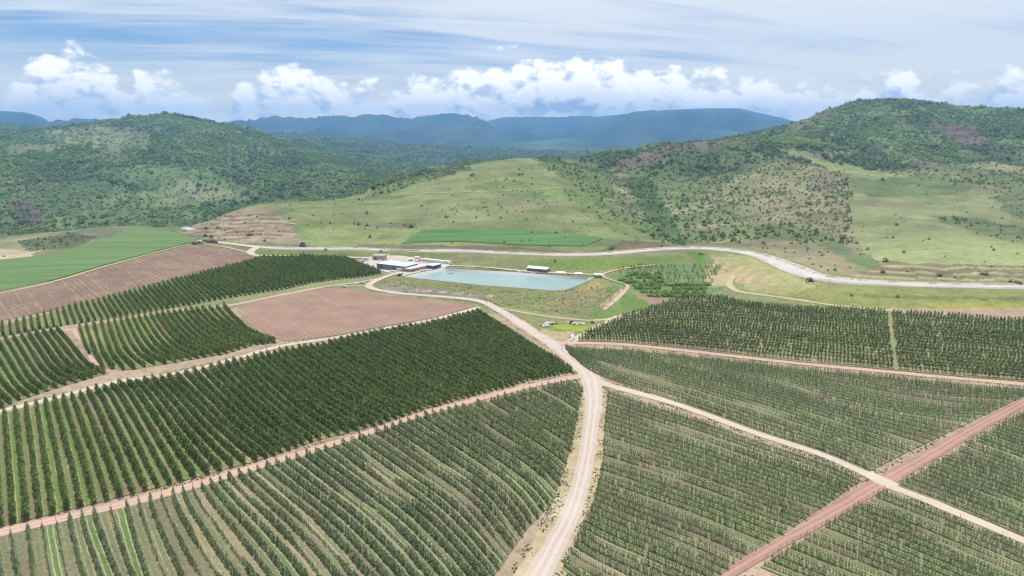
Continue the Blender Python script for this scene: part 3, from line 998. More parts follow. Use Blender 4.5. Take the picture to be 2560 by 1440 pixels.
ribbon('dirt_track', [(1270, 786, 2), (1300, 806, 2), (1330, 826, 2.4), (1380, 850, 4)], m_track, 'worn wheel track cutting the grass beside the main road')
ribbon('dirt_road', RF, m_pink, 'pinkish dirt road between the two upper left orchard blocks')
ribbon('dirt_road', RE, m_pale, 'pale dirt road above the large dark green orchard block')
ribbon('dirt_road', RD, m_pink, 'pinkish dirt road below the large dark green orchard block')
ribbon('dirt_road', RH, m_pink, 'pinkish dirt road below the tall orchard on the right')
ribbon('dirt_road', RC, m_red, 'broad red earth road across the lower right corner')
ribbon('dirt_road', RB, m_pale, 'pale dirt road running from the junction to the lower right')
ribbon('gravel_road', MAIN, m_gravel, 'wide pale gravel road from the bottom edge up to the farm yard')
ribbon('dirt_track', [(925, 716, 3.6), (890, 716, 3), (850, 717, 2.6)], m_track, 'short spur track with the parked white green car')
ribbon('dirt_track', [(190, 826, 6), (205, 850, 3.4), (222, 880, 3), (240, 912, 3), (256, 935, 3)], m_pink, 'bare strip between the two left orchard blocks')
ribbon('dirt_track', [(-40, 742, 2.4), (130, 706, 2.4), (250, 671, 2.4), (400, 629, 2.4), (470, 612, 2.4), (520, 612, 3), (580, 622, 3), (625, 634, 3.6)], m_track, 'thin field path between the green field and the ploughed field')
ribbon('dirt_road', [(480, 602, 6), (540, 606, 7), (600, 613, 8), (650, 620, 7)], m_gravel, 'pale road end beside the quarry hill')
ribbon('dirt_road', [(645, 618, 8), (627, 629, 7), (634, 638, 6), (670, 640, 4.5), (760, 641, 4), (880, 644, 4), (935, 647, 5)], m_pale, 'pale service road looping to the farm yard')
ribbon('dirt_track', [(1640, 663, 2.4), (1580, 669, 2.4), (1530, 678, 2.6), (1505, 690, 3), (1540, 705, 2.4), (1570, 716, 2.6), (1545, 745, 3.5), (1510, 775, 2.5)], m_track, 'light track circling the young grove by the pond')
ribbon('dirt_track', [(1835, 690, 5), (1822, 712, 5), (1850, 730, 4), (1930, 741, 3.4), (2040, 757, 3.2), (2120, 768, 3), (2250, 780, 2.5)], m_track, 'light track winding behind the tall orchard on the right')
ribbon('dirt_track', [(880, 497, 3), (1000, 486, 3), (1150, 481, 3), (1280, 477, 3), (1400, 470, 3)], m_track, 'thin track crossing the rounded grassy hill')
ribbon('dirt_track', [(1105, 665, 4), (1200, 668, 3), (1310, 678, 3.4), (1400, 683, 3), (1490, 688, 3)], m_pale, 'light path along the far rim of the pond')

# yard apron
m_yard = ground_mat('yard', alb(204, 190, 176), alb(226, 216, 206))

# ------------------------------------------------------------------ draped patches
def patch(name, poly, mat, label, step=7.0, off=None, wob=0.8, kind='structure'):
    OFF[0] += 0.004
    o_ = OFF[0] if off is None else off
    w = ground_many(densify(list(poly) + [poly[0]], 9))[:-1, :2]
    w = w + (np.stack([vnoise(w[:, 0] / 5, w[:, 1] / 5, 3), vnoise(w[:, 0] / 5, w[:, 1] / 5, 8)], -1) - .5) * wob
    x0, y0 = w.min(0); x1, y1 = w.max(0)
    g1, g2 = np.meshgrid(np.arange(x0, x1, step), np.arange(y0, y1, step))
    gp = np.stack([g1.ravel(), g2.ravel()], -1)
    gp = gp[inside(gp[:, 0], gp[:, 1], w)]
    allp = [Vector(p) for p in w] + [Vector(p) for p in gp]
    n = len(w)
    r = delaunay_2d_cdt(allp, [], [list(range(n))], 1, 1e-4)
    vs_ = np.array([(p.x, p.y) for p in r[0]])
    fs = np.array([f for f in r[2] if len(f) == 3], int)
    z = hgt(vs_[:, 0], vs_[:, 1]) + o_ + drape_off(vs_[:, 1])
    me = np_mesh(name, np.c_[vs_, z], fs, True)
    if np.mean([p.normal.z for p in me.polygons]) < 0:
        me.flip_normals()
    me.materials.append(mat)
    return tag(link(name, me), label, None, None, kind)


def furrow_mat(name, ang, c_soil, c_soil2, c_line, c_weed, period=3.6, weed=0.0):
    m, nt_, b = material(name, 0.95, 0.08)
    g_ = nt_.new('ShaderNodeNewGeometry').outputs['Position']
    gx_, gy_, _ = nt_.sep(g_)
    ac = nt_.math('ADD', nt_.math('MULTIPLY', gx_, math.cos(ang)), nt_.math('MULTIPLY', gy_, math.sin(ang)))
    al = nt_.math('SUBTRACT', nt_.math('MULTIPLY', gy_, math.cos(ang)), nt_.math('MULTIPLY', gx_, math.sin(ang)))
    n_ = nt_.noise(g_, 0.05, 4, 0.6)
    w = nt_.math('ADD', nt_.math('DIVIDE', ac, period), nt_.math('MULTIPLY', n_, 0.25))
    fr = nt_.math('ABSOLUTE', nt_.math('SUBTRACT', nt_.math('FRACT', w), 0.5))
    rowid = nt_.math('FLOOR', w)
    wn = nt_.new('ShaderNodeTexWhiteNoise', noise_dimensions='1D')
    nt_.put(wn.inputs['W'], rowid)
    fine = nt_.noise(g_, 0.8, 5, 0.65)
    c = nt_.mix(nt_.rng(nt_.math('ADD', nt_.math('MULTIPLY', n_, .7), nt_.math('MULTIPLY', fine, .5)), 0.42, 0.75), c_soil, c_soil2)
    c = nt_.mix(nt_.math('MULTIPLY', nt_.rng(fr, 0.10, 0.22, 1.0, 0.0, True), nt_.math('MULTIPLY', nt_.math('MULTIPLY', wn.outputs[0], nt_.rng(nt_.noise(g_, 0.06, 4, 0.65), .38, .62)), 0.75)), c, c_line)
    if weed:
        st = nt_.noise(nt_.comb(nt_.math('MULTIPLY', ac, 0.16), nt_.math('MULTIPLY', al, 0.03), 0), 1.0, 4, 0.6)
        f3_ = nt_.noise(g_, 0.35, 4, 0.7)
        wf = nt_.math('MULTIPLY', nt_.rng(st, 0.50, 0.66, 0, 1, True), nt_.rng(f3_, 0.46, 0.60, 0, 1, True))
        c = nt_.mix(nt_.math('MULTIPLY', wf, weed), c, c_weed)
    nt_.put(b.inputs['Base Color'], c)
    bm_ = nt_.new('ShaderNodeBump'); bm_.inputs['Strength'].default_value = 0.6; bm_.inputs['Distance'].default_value = 0.4
    nt_.put(bm_.inputs['Height'], nt_.math('ADD', fine, nt_.math('MULTIPLY', fr, -1.2)))
    nt_.put(b.inputs['Normal'], bm_.outputs[0])
    return m


def row_angle(a, b):
    """furrow angle for lines running through photo points a, b"""
    p, q = ground_many([a, b])
    dd = q - p
    return math.atan2(dd[1], dd[0]) - math.pi / 2


def crop_mat(name, c1_, c2_, c3_, ang, sx=0.012, sy=0.10):
    m, nt_, b = material(name, 0.9, 0.15)
    g_ = nt_.new('ShaderNodeNewGeometry').outputs['Position']
    mp = nt_.new('ShaderNodeMapping')
    mp.inputs['Rotation'].default_value = (0, 0, -ang)
    nt_.put(mp.inputs[0], g_)
    st = nt_.noise(nt_.vmath('MULTIPLY', mp.outputs[0], (sx, sy, 0.05)), 1.0, 5, 0.6, 0.4)
    f = nt_.noise(g_, 0.7, 5, 0.65)
    c = nt_.ramp(nt_.math('ADD', nt_.math('MULTIPLY', st, 0.75), nt_.math('MULTIPLY', f, 0.3)), [(0.38, c1_), (0.53, c2_), (0.68, c3_)])
    nt_.put(b.inputs['Base Color'], c)
    bm_ = nt_.new('ShaderNodeBump'); bm_.inputs['Strength'].default_value = 0.5; bm_.inputs['Distance'].default_value = 0.4
    nt_.put(bm_.inputs['Height'], f)
    nt_.put(b.inputs['Normal'], bm_.outputs[0])
    return m


angE = row_angle((300, 690), (345, 722))
angF = row_angle((750, 745), (860, 805))
m_plough = furrow_mat('ploughed_earth', angE, alb(130, 108, 98), alb(160, 134, 120), alb(190, 172, 140), alb(170, 176, 112), 3.4, 0.9)
m_bare = furrow_mat('bare_earth', angF, alb(152, 126, 112), alb(182, 152, 136), alb(192, 164, 146), alb(150, 150, 108), 3.4, 0.6)
m_wheat = crop_mat('green_crop', alb(98, 126, 74), alb(112, 142, 84), alb(126, 152, 96), R(8))
m_wheat2 = crop_mat('bright_crop', alb(82, 122, 62), alb(96, 138, 74), alb(112, 150, 86), R(0))
patch('ploughed_field', [(-60, 750), (0, 736), (130, 709), (250, 674), (400, 633), (470, 616), (515, 615), (570, 624), (622, 638), (655, 642), (547, 672), (410, 705), (273, 740), (137, 776), (-430, 888), (-430, 812)], m_plough,
      'reddish brown ploughed field with pale weedy lines, upper left')
patch('bare_field', [(592, 770), (660, 750), (720, 736), (800, 722), (860, 722), (950, 738), (1050, 747), (1130, 754), (1188, 766), (1080, 796), (960, 816), (830, 841), (715, 854), (650, 832), (610, 800)], m_bare,
      'bare reddish field with faint planting lines in front of the pond')
patch('crop_field', [(-80, 745), (0, 727), (130, 702), (250, 666), (400, 626), (500, 601), (440, 582), (350, 567), (322, 570), (255, 601), (130, 637), (0, 650), (-80, 655), (-430, 690), (-430, 800)], m_wheat,
      'smooth green crop field on the plateau at the left edge')
patch('crop_field', [(1006, 609), (1042, 584), (1056, 576), (1150, 572), (1300, 573), (1400, 583), (1508, 597), (1462, 616), (1300, 613), (1150, 604), (1050, 606)], m_wheat2,
      'bright green strip field at the foot of the rounded hill', 7.0, 0.3)
patch('yard', [(905, 660), (925, 646), (960, 640), (1010, 641), (1060, 650), (1130, 658), (1118, 668), (1085, 678), (1030, 692), (1000, 690), (960, 680)], m_yard, 'pale dusty farm yard round the sheds', 5.0)

# ------------------------------------------------------------------ orchard blocks
def floor_mat(name, grass, green, soil, straw, track):
    m, nt_, b = material(name, 0.95, 0.08)
    g_ = nt_.new('ShaderNodeNewGeometry').outputs['Position']
    s_ = nt_.attr('row', 'Fac')
    nzl = nt_.noise(g_, 0.22, 3, 0.5)
    w = nt_.math('ADD', s_, nt_.math('MULTIPLY', nt_.math('SUBTRACT', nzl, 0.5), 0.14))
    fr = nt_.math('FRACT', w)
    dr_ = nt_.math('MINIMUM', fr, nt_.math('SUBTRACT', 1.0, fr))      # 0 under the trees, 0.5 in mid alley
    wn = nt_.new('ShaderNodeTexWhiteNoise', noise_dimensions='1D')
    nt_.put(wn.inputs['W'], nt_.math('FLOOR', w))
    h1 = wn.outputs[0]
    wn2 = nt_.new('ShaderNodeTexWhiteNoise', noise_dimensions='1D')
    nt_.put(wn2.inputs['W'], nt_.math('ADD', nt_.math('FLOOR', w), 57.3))
    big = nt_.noise(g_, 0.03, 4, 0.6)
    fine = nt_.noise(g_, 1.1, 5, 0.7)
    mid = nt_.noise(g_, 0.28, 4, 0.65)
    k1 = nt_.math('ADD', nt_.math('MULTIPLY', h1, 0.45), nt_.math('ADD', nt_.math('MULTIPLY', big, 0.75), nt_.math('MULTIPLY', mid, 0.45)))
    c = nt_.ramp(nt_.math('MULTIPLY', k1, 0.7), [(0.36, soil), (0.50, grass), (0.60, grass), (0.74, green)])
    k2 = nt_.rng(nt_.math('ADD', nt_.math('MULTIPLY', wn2.outputs[0], 0.5), nt_.math('MULTIPLY', nt_.noise(g_, 0.018, 3), 0.9)), 0.80, 1.08, 0.0, 0.65, True)
    c = nt_.mix(k2, c, straw)
    tr = nt_.rng(nt_.math('ABSOLUTE', nt_.math('SUBTRACT', dr_, 0.29)), 0.025, 0.085, 0.75, 0.0, True)
    tr = nt_.math('MULTIPLY', tr, nt_.rng(nt_.math('ADD', h1, mid), 0.55, 1.15))
    c = nt_.mix(tr, c, track)
    und = nt_.rng(dr_, 0.10, 0.17, 0.7, 0.0, True)
    c = nt_.mix(und, c, nt_.mix(fine, soil, straw))
    c = nt_.mix(1.0, c, nt_.ramp(fine, [(0.3, (.62, .64, .62, 1)), (0.5, (.95, .95, .95, 1)), (0.72, (1.28, 1.24, 1.18, 1))]), 'MULTIPLY')
    nt_.put(b.inputs['Base Color'], c)
    bm_ = nt_.new('ShaderNodeBump'); bm_.inputs['Strength'].default_value = 0.5; bm_.inputs['Distance'].default_value = 0.3
    nt_.put(bm_.inputs['Height'], fine)
    nt_.put(b.inputs['Normal'], bm_.outputs[0])
    return m


m_floorA = floor_mat('orchard_floor_green', alb(136, 142, 106), alb(110, 144, 82), alb(148, 134, 118), alb(188, 174, 142), alb(204, 190, 164))
m_floorB = floor_mat('orchard_floor_grassy', alb(138, 148, 100), alb(124, 154, 84), alb(158, 138, 116), alb(190, 172, 128), alb(214, 196, 150))
m_floorL = floor_mat('orchard_floor_dry', alb(150, 158, 112), alb(132, 160, 92), alb(178, 156, 132), alb(190, 178, 138), alb(188, 176, 140))

TREES = {'apple': [], 'dark': [], 'tall': []}      # x, y, z, scale xy, scale z, lean
POSTS = []
BLOCKS = {}


def block(name, guides, spacing, kind, step, label, mat, size=(1.0, 1.0), poor=0.0, post=0.0, miss=0.03, n_rows=None, ends=0.0, jit=0.12):
    M = 48
    gw = []
    for g_ in guides:
        uv = catmull(g_, 14) if len(g_) > 2 else np.array(densify(g_, 4))
        gw.append(resample(ground_many(uv)[:, :2], M)[0])
    gw = np.array(gw)
    sk = [0.0]
    for a, b in zip(gw[:-1], gw[1:]):
        tg = np.gradient((a + b) / 2, axis=0)
        tg /= np.linalg.norm(tg, axis=1, keepdims=True)
        dd = b - a
        pe = np.abs(dd[:, 0] * -tg[:, 1] + dd[:, 1] * tg[:, 0])
        sk.append(sk[-1] + max(1.0, float(np.mean(pe[8:-8])) / spacing))
    sk = np.array(sk)
    if n_rows:
        sk *= (n_rows - 1) / sk[-1]
    nr = int(sk[-1]) + 1
    rows = np.linspace(-0.5, nr - 0.5, nr * 2 + 1)

    def curve(s):
        s_ = np.clip(s, 0, sk[-1])
        k = min(int(np.searchsorted(sk, s_, 'right')) - 1, len(sk) - 2)
        f = (s - sk[k]) / (sk[k + 1] - sk[k])
        return gw[k] * (1 - f) + gw[k + 1] * f
    OFF[0] += 0.003
    L0 = float(np.linalg.norm(np.diff(gw, axis=1), axis=2).sum(1).max())
    mt = max(10, int(L0 / 4.0))
    V, RW_ = [], []
    for s in rows:
        c, _ = resample(curve(s), mt)
        V.append(c); RW_.append(np.full(mt, s + 0.0))
    V = np.array(V); RW_ = np.array(RW_) + 100.0
    Z = hgt(V[..., 0], V[..., 1]) + OFF[0] - 0.04 + drape_off(V[..., 1]) * .6
    ii = np.arange(len(rows) * mt).reshape(len(rows), mt)
    q = np.stack([ii[:-1, :-1], ii[:-1, 1:], ii[1:, 1:], ii[1:, :-1]], -1).reshape(-1, 4)
    me = np_mesh('orchard_floor', np.c_[V.reshape(-1, 2), Z.ravel()], q, True)
    if np.mean([p.normal.z for p in me.polygons[:50]]) < 0:
        me.flip_normals()
    set_attr(me, 'row', 'FLOAT', RW_.ravel())
    me.materials.append(mat)
    tag(link('orchard_floor', me), label, None, None, 'structure')
    for i in range(nr):
        c = curve(float(i))
        s = np.r_[0, np.cumsum(np.linalg.norm(np.diff(c, axis=0), axis=1))]
        if s[-1] < 4:
            continue
        t = np.arange(ends + RNG.random() * step * .5, s[-1] - ends, step)
        t = t + RNG.normal(0, step * jit, len(t))
        x, y = np.interp(t, s, c[:, 0]), np.interp(t, s, c[:, 1])
        x = x + RNG.normal(0, 0.10, len(t)); y = y + RNG.normal(0, 0.10, len(t))
        rs = 0.92 + 0.16 * RNG.random()
        pn = vnoise(t / 26 + i * 7.7, t * 0 + i * 0.61, 4)
        sc_ = size[0] * rs * (0.82 + 0.36 * pn) * RNG.uniform(0.86, 1.14, len(t))
        sz_ = size[1] * rs * (0.86 + 0.28 * pn) * RNG.uniform(0.84, 1.16, len(t))
        keep = RNG.random(len(t)) > miss
        if poor:
            rp = vnoise(np.array([i * 0.83]), np.array([3.3]), 6)[0]
            pf = sstep(pn + (0.35 if RNG.random() < poor else 0.0), 0.62, 0.86)
            sc_ = sc_ * (1 - 0.55 * pf); sz_ = sz_ * (1 - 0.60 * pf)
        z = hgt(x, y) + drape_off(y) * .6
        TREES[kind].append(np.c_[x, y, z, sc_, sz_, np.full(len(x), BLOCKS.setdefault(name, len(BLOCKS))), np.full(len(x), i), t][keep])
        if post:
            tp = np.arange(0.5 + ends, s[-1] - ends, post)
            if len(tp) > 1:
                xp, yp = np.interp(tp, s, c[:, 0]), np.interp(tp, s, c[:, 1])
                POSTS.append(np.c_[xp, yp, hgt(xp, yp), np.ones((len(tp), 2)), np.full(len(tp), BLOCKS[name]), np.full(len(tp), i), tp])


block('A', [[(-460, 1440), (-450, 1500), (-440, 1560)], [(-110, 1368), (-92, 1440), (-75, 1520)], [(10, 1342), (22, 1400), (42, 1520)], [(72, 1325), (78, 1380), (86, 1440), (98, 1520)], [(166, 1304), (178, 1360), (197, 1440), (220, 1520)],
            [(228, 1287), (247, 1345), (287, 1440), (325, 1520)], [(315, 1270), (326, 1312), (347, 1390), (385, 1500)], [(450, 1234), (469, 1281), (500, 1332), (535, 1390), (572, 1440), (620, 1500)],
            [(553, 1203), (594, 1250), (656, 1312), (728, 1390), (766, 1440), (820, 1500)], [(675, 1166), (740, 1218), (830, 1290), (910, 1368), (975, 1440), (1030, 1500)], [(800, 1130), (909, 1213), (1019, 1297), (1112, 1390), (1155, 1440), (1200, 1490)],
            [(1004, 1060), (1112, 1131), (1237, 1219), (1318, 1322)], [(1090, 1036), (1222, 1125), (1331, 1203), (1380, 1258)], [(1250, 998), (1347, 1056), (1432, 1108)], [(1350, 974), (1400, 1000), (1446, 1030)], [(1430, 956), (1445, 962), (1458, 970)]],
      3.35, 'apple', 0.82, 'striped grassy floor of the lower left orchard block', m_floorA, (1.0, 1.0), 0.16, 11.0)
block('B', [[(-420, 1135), (-430, 1420)], [(-60, 1056), (-48, 1335)], [(12, 1036), (20, 1120), (34, 1310)], [(90, 1016), (103, 1100), (130, 1286)], [(165, 998), (188, 1068), (219, 1160), (245, 1258)], [(300, 964), (325, 985), (384, 1080), (431, 1160), (458, 1203)],
            [(430, 946), (487, 1000), (547, 1062), (625, 1128), (655, 1150)], [(560, 914), (644, 1000), (719, 1066), (772, 1108)], [(690, 884), (800, 975), (860, 1018), (945, 1062)], [(790, 866), (900, 938), (1000, 1000), (1058, 1024)],
            [(930, 836), (1060, 910), (1195, 986)], [(1080, 810), (1200, 880), (1335, 950)], [(1196, 780), (1300, 845), (1432, 930)]],
      3.4, 'dark', 0.95, 'striped floor of the large dark green orchard block', m_floorB, (1.0, 1.0), 0.0, 0, 0.02)
block('C', [[(-420, 930), (-420, 1000), (-415, 1060), (-400, 1100)], [(-120, 876), (-100, 940), (-70, 1010), (-30, 1040)], [(-60, 864), (-30, 910), (5, 968), (40, 1004)], [(21, 846), (47, 889), (79, 941), (105, 967), (128, 975)], [(88, 834), (112, 870), (142, 911), (175, 938), (212, 950)], [(150, 824), (174, 849), (199, 880), (225, 910), (249, 926), (272, 933)]],
      3.45, 'dark', 1.0, 'striped floor of the small orchard block at the left edge', m_floorB, (0.95, 0.92))
block('C2', [[(200, 818), (210, 850), (218, 872), (225, 886)], [(216, 815), (231, 862), (246, 896), (258, 920)], [(261, 808), (274, 851), (289, 889), (320, 926)], [(331, 796), (361, 852), (392, 885), (440, 906)], [(427, 783), (459, 822), (492, 852), (533, 872), (560, 886)], [(500, 774), (540, 812), (590, 842), (640, 862)], [(560, 767), (592, 802), (630, 834), (690, 858)]],
      3.45, 'dark', 1.0, 'striped floor of the curving orchard block in the left dip', m_floorB, (0.95, 0.90))
block('D', [[(-420, 895), (-425, 920)], [(-80, 830), (-72, 862)], [(0, 815), (3, 842)], [(75, 797), (80, 828)], [(150, 777), (161, 814)], [(264, 748), (294, 794)], [(367, 722), (416, 773)], [(447, 700), (506, 757)], [(509, 685), (590, 742)], [(603, 661), (709, 724)], [(656, 645), (784, 707)], [(740, 644), (850, 698)], [(798, 644), (905, 693)], [(868, 646), (958, 683)]],
      3.4, 'dark', 1.0, 'striped floor of the dark orchard block left of the farm yard', m_floorB, (0.98, 0.95), 0, 0, 0.02)
block('H', [[(1424, 886), (1500, 937), (1700, 1002), (1900, 1075), (2060, 1128), (2178, 1177)], [(1412, 870), (1560, 908), (1760, 960), (2000, 1034), (2270, 1130)], [(1560, 876), (1800, 930), (2100, 1010), (2385, 1075)], [(1740, 894), (2000, 950), (2300, 1020), (2478, 1030)], [(1980, 922), (2300, 980), (2540, 1000)], [(2250, 948), (2400, 966), (2620, 985)], [(2480, 970), (2560, 974), (2640, 978)]],
      3.25, 'apple', 0.80, 'striped floor of the grey green orchard block right of the junction', m_floorA, (0.72, 0.86), 0.05, 12.0)
block('I', [[(1520, 983), (1600, 1010), (1760, 1062), (1900, 1110), (2060, 1165), (2148, 1204)], [(1510, 1070), (1600, 1098), (1760, 1150), (1920, 1207), (2070, 1258)], [(1506, 1165), (1600, 1195), (1760, 1250), (1900, 1305), (1970, 1330)], [(1482, 1265), (1560, 1300), (1700, 1355), (1830, 1412)], [(1442, 1350), (1500, 1385), (1620, 1440), (1740, 1495)], [(1400, 1432), (1440, 1460), (1540, 1530)]],
      3.25, 'apple', 0.78, 'striped floor of the orchard block between the two lower right roads', m_floorA, (0.74, 0.90), 0.10, 11.0)
block('J', [[(2250, 1212), (2400, 1268), (2560, 1335), (2700, 1395), (2950, 1500)], [(2335, 1165), (2450, 1208), (2560, 1250), (2750, 1320), (3100, 1450)], [(2425, 1112), (2560, 1160), (2800, 1240), (3150, 1360)], [(2525, 1055), (2680, 1105), (2850, 1155), (3200, 1260)], [(2610, 1010), (2700, 1030), (2900, 1080), (3200, 1150)]],
      3.25, 'apple', 0.78, 'striped floor of the orchard block at the right edge beyond the red road', m_floorA, (0.74, 0.90), 0.06, 11.0)
block('K', [[(2205, 1235), (2300, 1272), (2420, 1322), (2560, 1382), (2700, 1445), (2900, 1535)], [(2110, 1292), (2250, 1347), (2450, 1432), (2560, 1485)], [(2000, 1357), (2130, 1408), (2300, 1475), (2400, 1525)], [(1895, 1422), (2000, 1467), (2100, 1515)]],
      3.25, 'apple', 0.78, 'striped floor of the orchard block in the lower right corner', m_floorA, (0.78, 0.92), 0.06, 11.0)
block('L', [[(1446, 851), (1560, 854), (1740, 871), (1980, 898), (2200, 918), (2400, 937), (2560, 950), (2750, 967), (3150, 1005)], [(1476, 830), (1600, 831), (1800, 843), (2000, 863), (2200, 882), (2400, 901), (2560, 916), (2750, 932), (3150, 965)], [(1556, 797), (1700, 798), (1900, 812), (2100, 830), (2300, 846), (2560, 866), (2750, 882), (3150, 912)],
            [(1650, 766), (1800, 770), (1950, 786), (2200, 807), (2560, 833), (2750, 848), (3150, 876)], [(1705, 745), (1800, 748), (1900, 766), (2200, 783), (2560, 806), (2750, 822), (3150, 846)]],
      5.4, 'tall', 1.75, 'dry grassy floor of the tall orchard on the right slope', m_floorL, (1.0, 1.0), 0, 0, 0.02, None, 0, 0.06)
gap = [(2214, 770), (2226, 770), (2245, 925), (2231, 925)]
for k in TREES:
    TREES[k] = np.vstack(TREES[k])
uu, vv_ = project(TREES['tall'][:, 0], TREES['tall'][:, 1], TREES['tall'][:, 2])
TREES['tall'] = TREES['tall'][~inside(uu, vv_, gap)]
POSTS = np.vstack(POSTS)
print({k: len(v) for k, v in TREES.items()}, 'posts', len(POSTS))

# ------------------------------------------------------------------ foliage
def leaf_mat(name, c_lo, c_hi, c_alt, trans=0.22, patch_=None):
    m = bpy.data.materials.new(name)
    m.use_nodes = True
    nt_ = NT(m.node_tree)
    b = nt_.n['Principled BSDF']
    b.inputs['Roughness'].default_value = 0.62
    b.inputs['Specular IOR Level'].default_value = 0.22
    rnd = nt_.new('ShaderNodeObjectInfo').outputs['Random']
    t = nt_.attr('tint', 'Fac')
    c = nt_.mix(t, c_lo, c_hi)
    c = nt_.mix(nt_.rng(rnd, 0.35, 1.0, 0.0, 0.75), c, nt_.mix(t, c_alt, c_hi))
    c = nt_.mix(1.0, c, nt_.ramp(rnd, [(0, (.82, .82, .82, 1)), (1, (1.15, 1.15, 1.15, 1))]), 'MULTIPLY')
    if patch_ is not None:
        g0 = nt_.new('ShaderNodeNewGeometry').outputs['Position']
        c = nt_.mix(nt_.rng(nt_.noise(g0, 0.0065, 4, 0.6), 0.44, 0.62, 0.0, 0.85, True), c, nt_.mix(1.0, c, patch_, 'MULTIPLY'))
    nt_.put(b.inputs['Base Color'], c)
    tr = nt_.new('ShaderNodeBsdfTranslucent')
    nt_.put(tr.inputs[0], nt_.mix(1.0, c, (1.1, 1.25, .6, 1), 'MULTIPLY'))
    mx = nt_.new('ShaderNodeMixShader')
    mx.inputs[0].default_value = trans
    nt_.l.new(b.outputs[0], mx.inputs[1]); nt_.l.new(tr.outputs[0], mx.inputs[2])
    nt_.l.new(mx.outputs[0], nt_.n['Material Output'].inputs[0])
    return m


m_bark = material('bark', 0.9, 0.1, (0.10, 0.075, 0.055, 1))[0]
m_apple = leaf_mat('grey_green_leaves', (0.095, 0.134, 0.070, 1), (0.370, 0.445, 0.260, 1), (0.180, 0.186, 0.132, 1), 0.42, (1.18, 1.08, .98, 1))
m_dark = leaf_mat('deep_green_leaves', (0.048, 0.080, 0.022, 1), (0.265, 0.345, 0.100, 1), (0.085, 0.110, 0.032, 1), 0.45, (1.25, 1.2, 1.0, 1))
m_tall = leaf_mat('mid_green_leaves', (0.048, 0.072, 0.030, 1), (0.230, 0.285, 0.120, 1), (0.066, 0.084, 0.040, 1), 0.45, (1.25, 1.2, 1.0, 1))
m_bushl = leaf_mat('bush_leaves', (0.060, 0.086, 0.038, 1), (0.210, 0.260, 0.112, 1), (0.125, 0.140, 0.076, 1), 0.42, (1.3, 1.35, 1.1, 1))
m_wood = leaf_mat('woodland_leaves', (0.072, 0.116, 0.048, 1), (0.220, 0.300, 0.122, 1), (0.125, 0.180, 0.072, 1), 0.45, (1.6, 1.6, 1.35, 1))
m_bright = leaf_mat('bright_leaves', (0.085, 0.140, 0.036, 1), (0.290, 0.390, 0.110, 1), (0.100, 0.150, 0.040, 1), 0.4)
m_silver = leaf_mat('silver_leaves', (0.140, 0.165, 0.130, 1), (0.300, 0.330, 0.270, 1), (0.170, 0.190, 0.150, 1), 0.3)


def crown(name, mat, n, prof, z0, z1, leaf, seed, upright=0.0, lumps=5, fill=0.55, asp=0.62):
    """leaf clumps spread through a crown; prof(t) is the radius at relative height t"""
    r_ = np.random.default_rng(seed)
    t = r_.random(n) ** 0.92
    rad = prof(t)
    ph = r_.random(n) * 2 * np.pi
    rr = rad * (fill + (1 - fill) * np.sqrt(r_.random(n)))
    lp_ = np.stack([r_.random(lumps) * 2 * np.pi, r_.random(lumps)], -1)
    bump = np.ones(n)
    for a, h in lp_:
        bump += 0.34 * np.exp(-((np.angle(np.exp(1j * (ph - a)))) ** 2 / 0.35 + (t - h) ** 2 / 0.03)) - 0.07
    bump += 1.0 - bump.mean()
    rr *= bump
    c = np.stack([rr * np.cos(ph), rr * np.sin(ph), z0 + (z1 - z0) * t], -1)
    nrm = np.stack([np.cos(ph), np.sin(ph), 0.75 + t * 1.0], -1) + r_.normal(0, 0.6, (n, 3))
    nrm /= np.linalg.norm(nrm, axis=1, keepdims=True)
    up = np.stack([r_.normal(0, 1, n), r_.normal(0, 1, n), r_.normal(0, 1, n) + 3 * upright], -1)
    a = up - nrm * (up * nrm).sum(1, keepdims=True)
    a /= np.linalg.norm(a, axis=1, keepdims=True) + 1e-9
    b = np.cross(nrm, a)
    sz = leaf * r_.uniform(0.65, 1.35, n)[:, None]
    a = a * sz; b = b * sz * asp
    bend = nrm * sz * 0.28
    v = np.stack([c - a - bend * .4, c + b * .9 - bend * .1, c + a - bend * .4, c - b * .9 + bend * .3], 1)
    me = np_mesh(name, v.reshape(-1, 3), np.arange(n * 4).reshape(n, 4))
    tint = np.clip(0.50 + 0.20 * (bump - bump.mean()) / (bump.std() + 1e-6) + r_.normal(0, 0.20, n), 0, 1)
    rr = None
    set_attr(me, 'tint', 'FLOAT', np.repeat(tint, 4))
    me.materials.append(mat)
    return me


def trunk(name, h, r, limbs=0, seed=0):
    r_ = random.Random(seed)
    mb = MB()
    lean = (r_.uniform(-.05, .05) * h, r_.uniform(-.05, .05) * h)
    mb.tube((0, 0, -0.25), (lean[0], lean[1], h * .5), r, r * .75, 5)
    mb.tube((lean[0], lean[1], h * .5), (lean[0] * 1.3, lean[1] * 1.3, h), r * .75, r * .3, 5)
    for i in range(limbs):
        a = 2 * math.pi * (i + r_.random() * .6) / limbs
        z = h * (0.35 + 0.4 * i / max(1, limbs))
        L = h * 0.32
        mb.tube((lean[0], lean[1], z), (lean[0] + math.cos(a) * L * .8, lean[1] + math.sin(a) * L * .8, z + L * .7), r * .5, r * .2, 4)
    return mb.mesh(name, m_bark)


